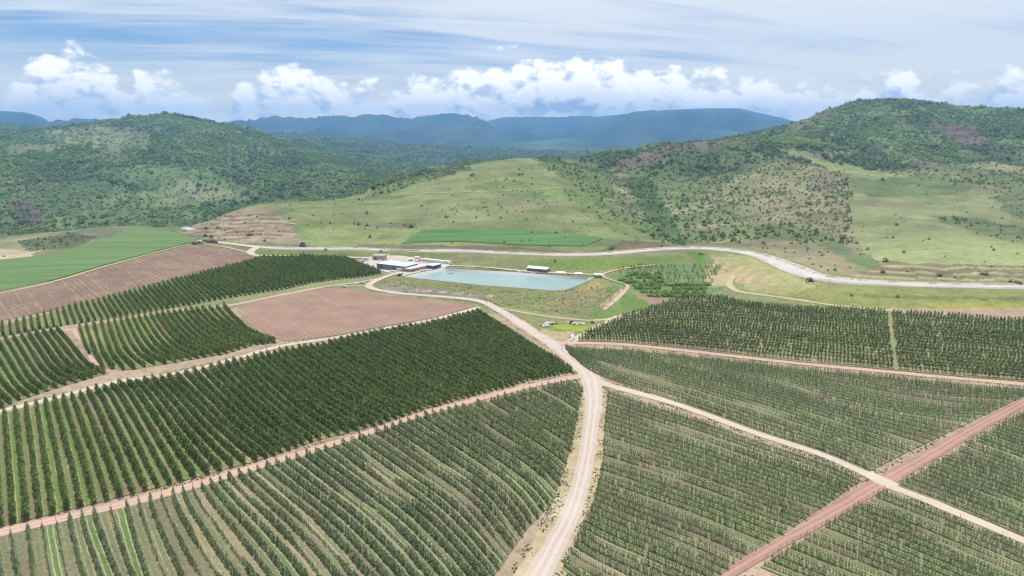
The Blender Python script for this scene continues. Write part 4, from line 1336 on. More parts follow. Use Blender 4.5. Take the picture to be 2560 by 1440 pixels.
spindle = lambda w: (lambda t: w * (0.30 + 0.70 * np.sin(np.pi * np.clip(t, 0, 1) ** 0.75) ** 0.8) * (1 - 0.36 * t))
apple_prof = lambda w: (lambda t: w * (0.42 + 0.58 * np.sin(np.pi * t ** 0.7)) * (1 - 0.72 * t ** 2.2))
tall_prof = lambda w: (lambda t: w * (0.35 + 0.65 * np.sin(np.pi * np.clip(t * 0.92 + .06, 0, 1) ** 0.8)) * (1 - 0.35 * t))
ball = lambda w: (lambda t: w * np.sqrt(np.clip(1 - (t * 1.5 - 0.5) ** 2, 0.02, 1)))

KINDS = {
    'apple': [(crown('crown', m_apple, 66, apple_prof(0.72), 0.30, 2.75, 0.29, 11 + i, 0.6, 6, 0.35, .42), trunk('trunk', 2.3, 0.05, 3, i)) for i in range(4)],
    'dark': [(crown('crown', m_dark, 74, spindle(0.95), 0.42, 3.25, 0.32, 31 + i, 0.25, 5, 0.45), trunk('trunk', 2.8, 0.06, 3, i)) for i in range(4)],
    'tall': [(crown('crown', m_tall, 90, tall_prof(0.95), 0.85, 3.5, 0.32, 51 + i, 0.3, 6, 0.4), trunk('trunk', 3.0, 0.07, 4, i)) for i in range(4)],
    'bush': [(crown('crown', m_bushl, 46, ball(1.0), -0.1, 1.5, 0.40, 71 + i, 0.0, 6, 0.6), trunk('trunk', 1.1, 0.07, 4, i)) for i in range(4)],
    'wood': [(crown('crown', m_wood, 34, ball(1.0), -0.1, 1.5, 0.46, 91 + i, 0.0, 5, 0.65), trunk('trunk', 1.1, 0.07, 0, i)) for i in range(4)],
}


def plant(name, meshes, loc, rz, sxy, sz, label, cat, group=None):
    e = empty(name, loc, rz)
    e.scale = (sxy, sxy, sz)
    tag(e, label, cat, group)
    link('trunk', meshes[1], e)
    link('crown', meshes[0], e)
    return e


def scatter(name, arr, rot, var, kind, label, with_trunk=True):
    """one object of many plants: geometry nodes put copies of the plant meshes on a point mesh. arr: x, y, z, sxy, sz"""
    me = bpy.data.meshes.new(name)
    me.vertices.add(len(arr))
    me.vertices.foreach_set('co', arr[:, :3].astype(np.float32).ravel())
    set_attr(me, 'rot', 'FLOAT_VECTOR', np.c_[np.zeros((len(arr), 2)), rot])
    set_attr(me, 'scl', 'FLOAT_VECTOR', np.c_[arr[:, 3], arr[:, 3], arr[:, 4]])
    set_attr(me, 'var', 'INT', var)
    o = tag(link(name, me), label, None, None, 'stuff')
    ng = bpy.data.node_groups.new(name, 'GeometryNodeTree')
    ng.interface.new_socket('Geometry', in_out='INPUT', socket_type='NodeSocketGeometry')
    ng.interface.new_socket('Geometry', in_out='OUTPUT', socket_type='NodeSocketGeometry')
    N, Lk = ng.nodes, ng.links
    gi, go = N.new('NodeGroupInput'), N.new('NodeGroupOutput')
    js = N.new('GeometryNodeJoinGeometry')
    outs = []
    for proto in PROTO[kind]:
        jn = N.new('GeometryNodeJoinGeometry')
        for ob in (proto if with_trunk else proto[:1]):
            oi = N.new('GeometryNodeObjectInfo')
            oi.inputs['Object'].default_value = ob
            oi.transform_space = 'ORIGINAL'
            Lk.new(oi.outputs['Geometry'], jn.inputs[0])
        g2i = N.new('GeometryNodeGeometryToInstance')
        Lk.new(jn.outputs[0], g2i.inputs[0])
        outs.append(g2i)
    for g2i in reversed(outs):
        Lk.new(g2i.outputs[0], js.inputs[0])

    def named(nm, ty):
        a = N.new('GeometryNodeInputNamedAttribute')
        a.data_type = ty
        a.inputs[0].default_value = nm
        return [q for q in a.outputs if q.enabled and q.name == 'Attribute'][0]
    iop = N.new('GeometryNodeInstanceOnPoints')
    Lk.new(gi.outputs[0], iop.inputs['Points'])
    Lk.new(js.outputs[0], iop.inputs['Instance'])
    iop.inputs['Pick Instance'].default_value = True
    Lk.new(named('var', 'INT'), iop.inputs['Instance Index'])
    er = N.new('FunctionNodeEulerToRotation')
    Lk.new(named('rot', 'FLOAT_VECTOR'), er.inputs[0])
    Lk.new(er.outputs[0], iop.inputs['Rotation'])
    Lk.new(named('scl', 'FLOAT_VECTOR'), iop.inputs['Scale'])
    Lk.new(iop.outputs[0], go.inputs[0])
    md = o.modifiers.new('plants', 'NODES')
    md.node_group = ng
    return o


PROTO = {}


def nth(k):
    return '%d%s' % (k, 'th' if 10 <= k % 100 <= 20 else {1: 'st', 2: 'nd', 3: 'rd'}.get(k % 10, 'th'))


def populate(kind, arr, name, label, group, stuff_name, stuff_label, cat, n_ind=285, with_trunk=True, margin=4):
    """the plants that show largest become things of their own, the rest one scattered object; label: a phrase or a function of the index"""
    arr = np.asarray(arr)
    d2 = np.hypot(np.hypot(arr[:, 0], arr[:, 1]), CAM_H - arr[:, 2])
    u, v = project(arr[:, 0], arr[:, 1], arr[:, 2] + 1.2 * arr[:, 4])
    fr = (u > margin) & (u < 2560 - margin) & (v > margin) & (v < 1440 - margin)
    big = d2 / (arr[:, 4] ** 0.5)
    order = np.argsort(np.where(fr, big, 1e9))
    ind = order[:min(n_ind, int(fr.sum()))]
    msk = np.ones(len(arr), bool); msk[ind] = False
    names = label(arr, fr) if callable(label) else (lambda i: label)
    PROTO[kind] = [None] * 4
    for k, i in enumerate(ind):
        x, y, z, s1, s2 = arr[i, :5]
        w = k % 4
        e = plant(name, KINDS[kind][w], (x, y, z), RNG.random() * 6.28, s1, s2, names(i), cat, group)
        if k < 4:
            PROTO[kind][w] = [c for c in e.children if c.name.startswith('crown')] + [c for c in e.children if c.name.startswith('trunk')]
    rest = arr[msk]
    if len(rest):
        scatter(stuff_name, rest, RNG.random(len(rest)) * 6.28, RNG.integers(0, 4, len(rest)), kind, stuff_label, with_trunk)


WHERE = {'A': ('lower left block', 'left', 'the road'), 'B': ('big dark block', 'left', 'its lower end'), 'I': ('bottom middle block', 'top', 'gravel road'),
         'J': ('right edge block', 'front', 'red road'), 'K': ('bottom right block', 'top', 'red road'), 'H': ('right middle block', 'front', 'its left end'),
         'L': ('right slope orchard', 'front', 'its left end'), 'C': ('left edge block', 'left', 'the upper road'), 'C2': ('left dip block', 'left', 'the upper road'), 'D': ('block left of the yard', 'left', 'the upper road')}
BN = {v: k for k, v in BLOCKS.items()}


def row_labels(look):
    """label: look, place in its row, row of its block (rows and trees counted among those in the frame)"""
    def make(arr, fr):
        rank_row, rank_tree = {}, {}
        for b in np.unique(arr[:, 5]):
            mb_ = (arr[:, 5] == b) & fr
            for rk, rw in enumerate(np.unique(arr[mb_, 6])):
                rank_row[(b, rw)] = rk + 1
                ii_ = np.nonzero(mb_ & (arr[:, 6] == rw))[0]
                ii_ = ii_[np.argsort(arr[ii_, 7])]
                if BN[int(b)] == 'B':
                    ii_ = ii_[::-1]
                for q, i in enumerate(ii_):
                    rank_tree[i] = q + 1

        def f(i):
            b, rw = arr[i, 5], arr[i, 6]
            w = WHERE[BN[int(b)]]
            return '%s, %s from %s, %s row from %s, %s' % (look, nth(rank_tree[i]), w[2], nth(rank_row[(b, rw)]), w[1], w[0])
        return f
    return make


populate('apple', TREES['apple'], 'young_fruit_tree', row_labels('slim greyish tree'), 'slim grey green fruit trees nearest the camera',
         'orchard_rows', 'further rows of slim grey green fruit trees in the foreground blocks', 'fruit tree', 290)
populate('dark', TREES['dark'], 'orchard_tree', row_labels('dark green tree'), 'dense dark green orchard trees nearest the camera',
         'orchard_rows', 'further rows of dense dark green orchard trees on the left', 'orchard tree', 290)
populate('tall', TREES['tall'], 'standard_fruit_tree', row_labels('bushy stemmed tree'), 'separate fruit trees in the front rows of the right orchard',
         'orchard_rows', 'further rows of separate fruit trees on the right slope', 'fruit tree', 290)

# ------------------------------------------------------------------ scrub and woodland on the hills
cell_area = np.zeros((ND, NA))
dl = LRS[1] - LRS[0]; dazs = AZS[1] - AZS[0]
cell_area[:] = (RHO ** 2 * dl * dazs)[:, None]
elv = np.arctan2(gz + 3.0 - CAM_H, RHO[:, None])
elg = np.arctan2(gz - CAM_H, RHO[:, None])
run = np.maximum.accumulate(elg, axis=0)
vis = elv >= np.vstack([np.full((1, NA), -9), run[:-1]]) - 0.0006
vis &= (np.abs(AZS)[None, :] < R(42))
lam = gden * cell_area * vis
cnt = RNG.poisson(np.clip(lam, 0, 50))
cnt[-1] = 0; cnt[:, -1] = 0
jj, ai = np.nonzero(cnt)
rep = cnt[jj, ai]
jj, ai = np.repeat(jj, rep), np.repeat(ai, rep)
rho = np.exp(LRS[jj] + (RNG.random(len(jj)) - .5) * dl)
az_ = AZS[ai] + (RNG.random(len(jj)) - .5) * dazs
sx_, sy_ = rho * np.sin(az_), rho * np.cos(az_)
stg = gtag[jj, ai]
wood = (stg == 2) & (sy_ > 1000) | (stg == 4) | ((stg == 3) & (sy_ > 1350))
ln = np.exp(RNG.normal(0, 0.36, len(jj)))
dz_ = gden[jj, ai]
sb = np.where(wood, 2.0, 0.95) * ln
sb = np.where(wood & (sy_ > 3000), sb * 2.2, sb)
sb = np.where(~wood & (dz_ > 0.010) & (dz_ < 0.028), sb * 1.25, sb)
sb = np.where(~wood & (dz_ > 0.03), sb * 0.6, sb)
sb = np.where(~wood & (sy_ < 620) & (sx_ > -120) & (sx_ < 130), np.minimum(sb * 0.42, 0.8), sb)
sz_ = hgt(sx_, sy_)
arr = np.c_[sx_, sy_, sz_, sb, sb * RNG.uniform(0.75, 1.15, len(sb))]
print('bushes', int((~wood).sum()), 'wood', int(wood.sum()))


def bush_labels(a_, fr):
    u_, v_ = project(a_[:, 0], a_[:, 1], a_[:, 2])

    def f(i):
        sz_w = 'big' if a_[i, 4] > 1.7 else 'small' if a_[i, 4] < 1.1 else 'middling'
        x_, y_ = u_[i], v_[i]
        if x_ < 300:
            return sz_w + ' bush in the little plantation on the plateau at left'
        if x_ < 770 and y_ > 505:
            return sz_w + ' bush on the bare quarry face'
        if x_ < 1240:
            return sz_w + ' bush on the left flank of the grassy hill'
        if x_ < 1500:
            return sz_w + ' bush on the front of the rounded grassy hill'
        if x_ < 1740:
            return sz_w + ' bush in the green gully right of the grassy hill'
        if y_ > 650:
            return sz_w + ' bush on the terraces just behind the canal at right'
        if x_ < 2180:
            return sz_w + ' bush on the bare eroded ridge right of the gully'
        return sz_w + ' bush on the open grassland at the right edge'
    return f


populate('bush', arr[~wood], 'bush', bush_labels, 'bushes dotted over the nearer slopes',
         'scrub', 'mass of low bushes covering the hill slopes', 'bush', 280, False)
wd = arr[wood]
PROTO['wood'] = None
pw = []
lone = [(250, 495), (640, 498), (855, 478), (1180, 440)]
lone_l = ['dark round tree standing alone in the valley on the left', 'dark broad tree in the valley before the long forested hill',
          'dark tree clump in the valley left of the grassy hill', 'dark tree on the left shoulder of the grassy hill crest']
for k in range(4):
    p = G(*lone[k])
    e = plant('tree', KINDS['wood'][k], p, k, 7.0 if k < 3 else 4.0, 6.5 if k < 3 else 3.6, lone_l[k], 'tree')
    pw.append([c for c in e.children if c.name.startswith('crown')] + [c for c in e.children if c.name.startswith('trunk')])
PROTO['wood'] = pw
scatter('woodland', wd, RNG.random(len(wd)) * 6.28, RNG.integers(0, 4, len(wd)), 'wood', 'unbroken woodland and scrub on the far hills and valley', False)

# weeds and tufts on the road verges
wl = []
RDP = []
for line in (MAIN, RB, RC, RD, RE, RH):
    RDP.append(resample(np.c_[ground_many(catmull([(p[0], p[1]) for p in line], 10))[:, :2], np.interp(np.linspace(0, 1, (len(line) - 1) * 10 + 1), np.linspace(0, 1, len(line)), [p[2] / 2 for p in line])], 300)[0])
RDP = np.vstack(RDP)
for line, n_, w0, w1 in ((MAIN[:9], 2600, 3.2, 7.5), (MAIN[8:18], 900, 3.0, 6.0), (RB, 1300, 2.4, 4.6), (RC, 1300, 3.0, 5.2), (RD, 1300, 2.4, 4.4), (RE, 900, 2.2, 4.2), (RH, 900, 2.4, 4.0)):
    lw = ground_many(catmull([(p[0], p[1]) for p in line], 10))[:, :2]
    lw, _ = resample(np.c_[lw, np.zeros(len(lw))], 400)
    tg_ = np.gradient(lw[:, :2], axis=0); tg_ /= np.linalg.norm(tg_, axis=1, keepdims=True) + 1e-9
    k_ = RNG.integers(0, 400, n_)
    la = RNG.uniform(w0, w1, n_) * RNG.choice([-1, 1], n_)
    x_ = lw[k_, 0] - tg_[k_, 1] * la + RNG.normal(0, .4, n_); y_ = lw[k_, 1] + tg_[k_, 0] * la + RNG.normal(0, .4, n_)
    dd_ = (np.hypot(x_[:, None] - RDP[None, :, 0], y_[:, None] - RDP[None, :, 1]) - RDP[None, :, 2]).min(1)
    ok = (vnoise(x_ / 6, y_ / 6, 4) > .42) & (dd_ > .3)
    s_ = RNG.uniform(.12, .34, n_)
    wl.append(np.c_[x_, y_, hgt(x_, y_), s_, s_ * RNG.uniform(.5, 1.0, n_)][ok])
wl = np.vstack(wl)
scatter('weeds', wl, RNG.random(len(wl)) * 6.28, RNG.integers(0, 4, len(wl)), 'bush', 'dry weeds and grass tufts along the road verges', False)

# ------------------------------------------------------------------ pond
m_liner, nt, bs = material('pond_liner', 0.7, 0.25)
g_ = nt.new('ShaderNodeNewGeometry').outputs['Position']
nt.put(bs.inputs['Base Color'], nt.mix(nt.noise(g_, 0.4, 5, 0.6), alb(186, 192, 200), alb(222, 222, 226)))
m_water, nt, bs = material('pond_water', 0.25, 0.22)
g_ = nt.new('ShaderNodeNewGeometry').outputs['Position']
nt.put(bs.inputs['Base Color'], nt.mix(nt.rng(nt.noise(g_, 0.018, 3, 0.5, 0.5), 0.38, 0.64), alb(158, 190, 186, .54), alb(172, 202, 202, .54)))
bp = nt.new('ShaderNodeBump'); bp.inputs['Strength'].default_value = 0.12; bp.inputs['Distance'].default_value = 0.2
nt.put(bp.inputs['Height'], nt.noise(g_, 0.5, 4, 0.6)); nt.put(bs.inputs['Normal'], bp.outputs[0])
rim = np.asarray(rimw[:, :2])
rim = np.vstack([rim, rim[:1]])
rim = resample(np.c_[rim, np.zeros(len(rim))], 97)[0][:-1, :2]
ctr = rim.mean(0)


def shrink(k):
    dv = ctr - rim
    return rim + dv / np.linalg.norm(dv, axis=1, keepdims=True) * k


def ring_mesh(name, rings, mat, label):
    V = np.vstack([np.c_[p, np.full(len(p), z) if np.isscalar(z) else z] for p, z in rings])
    n_ = len(rim)
    q = [(k * n_ + i, k * n_ + (i + 1) % n_, (k + 1) * n_ + (i + 1) % n_, (k + 1) * n_ + i) for k in range(len(rings) - 1) for i in range(n_)]
    me = np_mesh(name, V, np.array(q), True)
    if np.mean([p.normal.z for p in me.polygons]) < 0:
        me.flip_normals()
    me.materials.append(mat)
    return tag(link(name, me), label, None, None, 'structure')


n = len(rim)
m_bank = ground_mat('grassy_bank', alb(112, 120, 76), alb(164, 158, 112), None, 0, 0.8)
far_ = shrink(-6.5)
ring_mesh('pond_bank', [(far_, hgt(far_[:, 0], far_[:, 1]) - .25), (shrink(-3.2), RIMZ - 0.05), (shrink(-1.2), RIMZ + 0.12), (shrink(-0.2), RIMZ + 0.28), (shrink(0.25), RIMZ + .22)], m_bank, 'rough grassy bank round the irrigation pond')
ring_mesh('pond_liner', [(shrink(0.25), RIMZ + .222), (shrink(5.5), RIMZ - 2.6)], m_liner, 'pale sloping liner inside the irrigation pond')
wr = shrink(3.6)
me = bpy.data.meshes.new('water')
me.from_pydata([(p[0], p[1], WATER_Z) for p in wr], [], [tuple(range(n))])
if me.polygons[0].normal.z < 0:
    me.flip_normals()
me.materials.append(m_water)
tag(link('water', me), 'milky turquoise water of the irrigation pond', None, None, 'structure')

# ------------------------------------------------------------------ plain materials
def worn(name, c1_, c2_, rough=0.6, spec=0.3, sc=0.6):
    m, nt_, b = material(name, rough, spec)
    tc_ = nt_.new('ShaderNodeTexCoord').outputs['Object']
    nt_.put(b.inputs['Base Color'], nt_.mix(nt_.noise(tc_, sc, 6, 0.65), c1_, c2_))
    return m


m_white = worn('white_paint', (.62, .62, .62, 1), (.82, .82, .81, 1), 0.4)
m_roofp = worn('pale_roof', (.40, .44, .49, 1), (.58, .62, .66, 1), 0.5, 0.4)
m_clad = worn('blue_grey_cladding', (.12, .15, .20, 1), (.19, .23, .30, 1), 0.5, 0.4)
m_clad2 = worn('dark_cladding', (.085, .10, .13, 1), (.13, .15, .19, 1), 0.5, 0.4)
m_orange = worn('orange_wall', (.42, .22, .10, 1), (.30, .26, .22, 1), 0.8)
m_blue = worn('blue_wall', (.06, .10, .24, 1), (.10, .15, .32, 1), 0.5)
m_conc = worn('concrete', (.30, .29, .28, 1), (.44, .43, .42, 1), 0.9, 0.1, 0.4)
m_glass = material('dark_glass', 0.1, 0.6, (.02, .025, .03, 1))[0]
m_rubber = material('rubber', 0.8, 0.2, (.02, .02, .02, 1))[0]
m_redwall = worn('dark_red_wall', (.13, .075, .07, 1), (.20, .13, .12, 1), 0.8)
m_silverp = material('silver_paint', 0.3, 0.5, (.50, .52, .55, 1))[0]
m_carblue = material('dark_blue_paint', 0.3, 0.5, (.03, .05, .13, 1))[0]
m_carwhite = material('white_car_paint', 0.3, 0.5, (.80, .80, .80, 1))[0]
m_cargreen = material('pale_green_paint', 0.3, 0.5, (.55, .66, .56, 1))[0]
m_rust = worn('rusty_metal', (.16, .08, .05, 1), (.26, .15, .10, 1), 0.8)
m_stone = worn('white_stone', (.42, .41, .39, 1), (.70, .69, .67, 1), 0.9, 0.1, 1.5)
m_sheet = worn('plastic_sheet', (.62, .63, .66, 1), (.82, .82, .83, 1), 0.45)
m_post = worn('grey_post', (.22, .20, .18, 1), (.34, .32, .29, 1), 0.9, 0.1)
m_darksoil = worn('dark_earth', (.07, .055, .045, 1), (.12, .10, .08, 1), 0.95, 0.1)
m_tileroof = worn('grey_tile_roof', (.30, .31, .34, 1), (.42, .43, .47, 1), 0.7)


def frame_from(a, b):
    """empty at photo point a, its x axis towards photo point b, y axis away from the camera"""
    A, B = G(*a), G(*b)
    dd = B - A
    return A, math.atan2(dd.y, dd.x), math.hypot(dd.x, dd.y)


def building(name, label, cat, a, b, depth, h, mw, mr, roof='flat', panels=0, door=None, windows=(), over=0.35, sink=0.6):
    A, rz, L = frame_from(a, b)
    z = min(A.z, G(*b).z)
    e = tag(empty(name, (A.x, A.y, z), rz), label, cat)
    if panels:
        core = MB().box(0.12, L - 0.12, 0.12, depth - 0.12, -sink, h - 0.05)
        core.build('wall', mw, e)
        w = L / panels
        for i in range(panels):
            p = MB().box(i * w + 0.04, (i + 1) * w - 0.04, -0.02, 0.10, -sink, h)
            p.build('wall_panel', (mw, m_clad2, mw, m_clad)[(i * 5) % 4], e)
        k = max(2, int(depth / w))
        for i in range(k):
            MB().box(L - 0.10, L + 0.02, i * depth / k + 0.14, (i + 1) * depth / k - 0.04, -sink, h).build('wall_panel', m_clad2, e)
    else:
        MB().box(0, L, 0, depth, -sink, h).build('wall', mw, e)
    if roof == 'flat':
        r = MB().box(-over, L + over, -over, depth + over, h + 0.002, h + 0.22)
        for i in range(1, max(2, int(L / 2.2))):
            x = i * L / max(2, int(L / 2.2))
            r.box(x - 0.06, x + 0.06, -over, depth + over, h + 0.222, h + 0.30)
        r.build('roof', mr, e)
    elif roof == 'gable':
        MB().prism([(-over, h), (depth + over, h), (depth + over, h + .12), (depth / 2, h + depth * .22 + .12), (-over, h + .12)], -over, L + over).build('roof', mr, e)
    elif roof == 'hip':
        MB().add([(-over, -over, h), (L + over, -over, h), (L + over, depth + over, h), (-over, depth + over, h), (L * .35, depth / 2, h + depth * .28), (L * .65, depth / 2, h + depth * .28)],
                 [(0, 3, 2, 1), (0, 1, 5, 4), (2, 3, 4, 5), (1, 2, 5), (3, 0, 4)]).build('roof', mr, e)
    if door:
        for x0, x1, hh in door:
            MB().box(x0 * L, x1 * L, -0.08, 0.05, -0.1, hh * h).build('door', m_glass, e)
    for x0, x1, z0, z1 in windows:
        MB().box(x0 * L, x1 * L, -0.07, 0.05, z0 * h, z1 * h).build('window', m_glass, e)
    return e


building('warehouse', 'large blue grey clad warehouse with a pale flat roof in the farm yard', 'warehouse', (942, 672), (1013, 679.5), 17, 4.6, m_clad, m_roofp, 'flat', 9, [(0.70, 0.76, .6)])
building('shed', 'long low shed with grey sheet roof and orange end beside the warehouse', 'shed', (1026, 682), (1073, 671), 7.5, 3.0, m_orange, m_roofp, 'flat', 0, [(0.12, 0.2, .7), (.55, .62, .7)])
building('office_building', 'small dark blue building with a white roof at the pond corner', 'building', (1083, 673.6), (1103, 668.6), 7.0, 3.1, m_blue, m_white, 'flat', 0, [(0.1, 0.2, .7)], [(.3, .45, .35, .7), (.6, .85, .35, .7)])
building('block_house', 'grey concrete block house behind the parked cars at the back of the yard', 'building', (931, 650.6), (961, 651.2), 8, 4.2, m_conc, m_conc, 'flat', 0, [(.24, .34, .75), (.42, .47, .6)], [(.1, .16, .4, .7), (.7, .76, .4, .7)], 0.15)
building('cabin', 'long white portable cabin, left one of the row behind the yard', 'cabin', (1056.5, 655), (1080, 657.6), 2.6, 2.9, m_white, m_white, 'flat', 0, None, [(.08, .16, .4, .72), (.3, .36, .4, .72), (.48, .54, .4, .72), (.72, .8, .4, .72)], 0.05)
building('cabin', 'long white portable cabin, middle one of the row behind the yard', 'cabin', (1081, 657.7), (1108, 660.4), 2.6, 2.9, m_white, m_white, 'flat', 0, None, [(.12, .18, .4, .72), (.38, .44, .4, .72), (.66, .74, .4, .72)], 0.05)
building('cabin', 'short white portable cabin at the right end of the row', 'cabin', (1110, 660.4), (1124, 661.6), 2.6, 2.8, m_white, m_white, 'flat', 0, None, [(.15, .8, .45, .65)], 0.05)
building('container', 'small grey storage container in front of the warehouse', 'container', (991, 679), (1006, 680), 2.4, 2.5, m_roofp, m_roofp, 'flat', 0, [(.8, .95, .8)], (), 0.02)
building('hut', 'small white hut with a dark door under the water tank', 'hut', (1047, 653.6), (1054, 654.2), 2.4, 2.6, m_white, m_white, 'flat', 0, [(.3, .6, .75)], (), 0.05)
building('pond_shed', 'long dark red shed with a pale ridged roof on the far pond bank', 'shed', (1318, 678.6), (1367, 681.4), 6.5, 2.9, m_redwall, m_roofp, 'gable', 0, None, [(.12, .25, .55, .8), (.60, .72, .55, .8)], 0.4)
building('house', 'lone white house with a grey hipped roof below the quarry face', 'house', (452, 578.5), (470, 578.5), 8, 3.4, m_white, m_tileroof, 'hip', 0, [(.45, .55, .7)], [(.15, .3, .35, .7), (.7, .85, .35, .7)], 0.5)

# water tank on legs and a white tent
p = G(1043, 653.4)
e = tag(empty('water_tank', p, 0.1), 'white water tank raised on legs behind the yard', 'water tank')
tk = MB()
tk.tube((-2.0, 0, 3.6), (2.0, 0, 3.6), 1.0, 1.0, 14)
tk.build('tank', m_white, e)
for sx in (-1.5, 1.5):
    for sy in (-.6, .6):
        MB().tube((sx, sy, -.4), (sx, sy, 3.0), .10, .10, 5).build('leg', m_rust, e)
MB().box(-1.8, 1.8, -.8, .8, 2.45, 2.62).build('platform', m_rust, e)
p = G(1027, 652)
e = tag(empty('tent', p, 0.3), 'white pointed tent at the back of the yard', 'tent')
MB().add([(-2, -1.6, 1.6), (2, -1.6, 1.6), (2, 1.6, 1.6), (-2, 1.6, 1.6), (0, 0, 3.2), (-2.05, -1.65, 1.35), (2.05, -1.65, 1.35), (2.05, 1.65, 1.35), (-2.05, 1.65, 1.35)],
         [(0, 1, 4), (1, 2, 4), (2, 3, 4), (3, 0, 4), (0, 5, 6, 1), (1, 6, 7, 2), (2, 7, 8, 3), (3, 8, 5, 0)]).build('canopy', m_white, e)
for sx in (-1.9, 1.9):
    for sy in (-1.5, 1.5):
        MB().tube((sx, sy, -.3), (sx, sy, 1.6), .05, .05, 5).build('pole', m_roofp, e)
MB().box(-1.8, 1.8, 1.38, 1.45, -.2, 1.5).build('wall', m_sheet, e)

# flat white canopy by the pond corner, sheets on the far bank
p = G(1495, 692)
e = tag(empty('sun_shelter', p, 0.15), 'flat white shelter roof on posts at the right pond corner', 'shelter')
MB().box(-3, 3, -2.6, 2.6, 2.3, 2.42).build('roof', m_white, e)
for sx in (-2.7, 2.7):
    for sy in (-2.3, 2.3):
        MB().tube((sx, sy, -.3), (sx, sy, 2.3), .07, .07, 5).build('leg', m_post, e)


def sheet(poly, label):
    w = ground_many(poly)
    mb = MB()
    c = w.mean(0)
    N_ = len(w)
    vs_ = [(a[0], a[1], a[2] + .25) for a in w] + [(c[0], c[1], c[2] + .55)] + [(a[0], a[1], a[2] - .3) for a in w]
    fs = [(i, (i + 1) % N_, N_) for i in range(N_)] + [(N_ + 1 + i, N_ + 1 + (i + 1) % N_, (i + 1) % N_, i) for i in range(N_)]
    return tag(mb.add(vs_, fs).build('ground_sheet', m_sheet), label, 'sheet')


sheet([(1386, 684), (1390, 679.5), (1400, 679), (1414, 680), (1416, 684), (1402, 684.5)], 'white ground sheet right of the pond shed')
sheet([(1433, 686.5), (1438, 681), (1448, 681), (1457, 682.5), (1454, 686.8), (1444, 685.6)], 'smaller white ground sheet near the right pond corner')
p = G(1376, 681)
hb_ = MB()
for k in range(5):
    hb_.box(-2.5 + k, -1.2 + k, -1.0 + .2 * k, .6, -.3, .5 + .2 * (k % 3), .35)
o = hb_.build('earth_heap', m_orange)
o.location = p
tag(o, 'low reddish heap of earth beside the pond shed', 'heap')

# ------------------------------------------------------------------ vehicles
def car(name, label, pos, heading, paint, L=4.3, W=1.75, kind='car', roofm=None, cat='car'):
    """heading: photo point the front points to"""
    A = G(*pos); B = G(*heading)
    e = tag(empty(name, A, math.atan2(B.y - A.y, B.x - A.x)), label, cat)
    w = W / 2
    if kind == 'car':
        body = MB().prism([(-w, .32), (w, .32), (w, .80), (w * .96, .92), (-w * .96, .92), (-w, .80)], -L / 2, L / 2)
        body.add([(-L * .40, -w * .90, .921), (L * .24, -w * .90, .921), (L * .24, w * .90, .921), (-L * .40, w * .90, .921), (-L * .30, -w * .74, 1.46), (L * .08, -w * .74, 1.46), (L * .08, w * .74, 1.46), (-L * .30, w * .74, 1.46)],
                 [(4, 5, 6, 7), (0, 1, 5, 4), (1, 2, 6, 5), (2, 3, 7, 6), (3, 0, 4, 7)])
        wins = [[(L * .225, -w * .80, .97), (L * .225, w * .80, .97), (L * .10, w * .66, 1.41), (L * .10, -w * .66, 1.41)], [(-L * .385, -w * .8, .98), (-L * .385, w * .8, .98), (-L * .31, w * .66, 1.40), (-L * .31, -w * .66, 1.40)],
                [(-L * .34, -w * .895, .98), (L * .19, -w * .895, .98), (L * .06, -w * .762, 1.40), (-L * .28, -w * .762, 1.40)], [(-L * .34, w * .895, .98), (L * .19, w * .895, .98), (L * .06, w * .762, 1.40), (-L * .28, w * .762, 1.40)]]
    elif kind == 'van':
        body = MB().prism([(-w, .35), (w, .35), (w, 1.2), (w * .92, 2.0), (-w * .92, 2.0), (-w, 1.2)], -L / 2, L / 2 - .5)
        body.prism([(-w, .35), (w, .35), (w * .98, 1.15), (-w * .98, 1.15)], L / 2 - .5, L / 2)
        wins = [[(L / 2 - .47, -w * .9, 1.2), (L / 2 - .47, w * .9, 1.2), (L / 2 - .47, w * .8, 1.85), (L / 2 - .47, -w * .8, 1.85)]]
        for s in (-1, 1):
            wins.append([(-L * .35, s * (w + .02), 1.25), (L * .28, s * (w + .02), 1.25), (L * .28, s * (w * .95 + .02), 1.8), (-L * .35, s * (w * .95 + .02), 1.8)])
    else:  # pickup / truck
        body = MB().prism([(-w, .45), (w, .45), (w, 1.0), (-w, 1.0)], -L / 2, L / 2)
        body.box(L * .08, L * .34, -w * .95, w * .95, 1.002, 1.75, .1)
        for s in (-1, 1):
            body.box(-L / 2, L * .06, s * w - .05, s * w + .05, 1.003, 1.35)
        wins = [[(L * .335, -w * .8, 1.1), (L * .335, w * .8, 1.1), (L * .32, w * .75, 1.65), (L * .32, -w * .75, 1.65)]]
        for s in (-1, 1):
            wins.append([(L * .12, s * (w * .94 + .02), 1.1), (L * .31, s * (w * .94 + .02), 1.1), (L * .29, s * (w * .90 + .02), 1.6), (L * .13, s * (w * .90 + .02), 1.6)])
    body.build('body', paint, e)
    if roofm is not None:
        MB().box(-L / 2 + .1, L / 2 - .6, -w * .95, w * .95, 2.005, 2.15, .1).build('roof', roofm, e)
    for q_ in wins:
        MB().add(q_, [(0, 1, 2, 3)]).build('window', m_glass, e)
    for sx in (-L * .31, L * .31):
        for s in (-1, 1):
            wh = MB().tube((sx, s * (w - .18), .33), (sx, s * (w + .03), .33), .34, .34, 10).build('wheel', m_rubber, e)
            MB().tube((sx, s * (w + .032), .33), (sx, s * (w + .05), .33), .18, .18, 8).build('rim', m_silverp, wh)
    return e


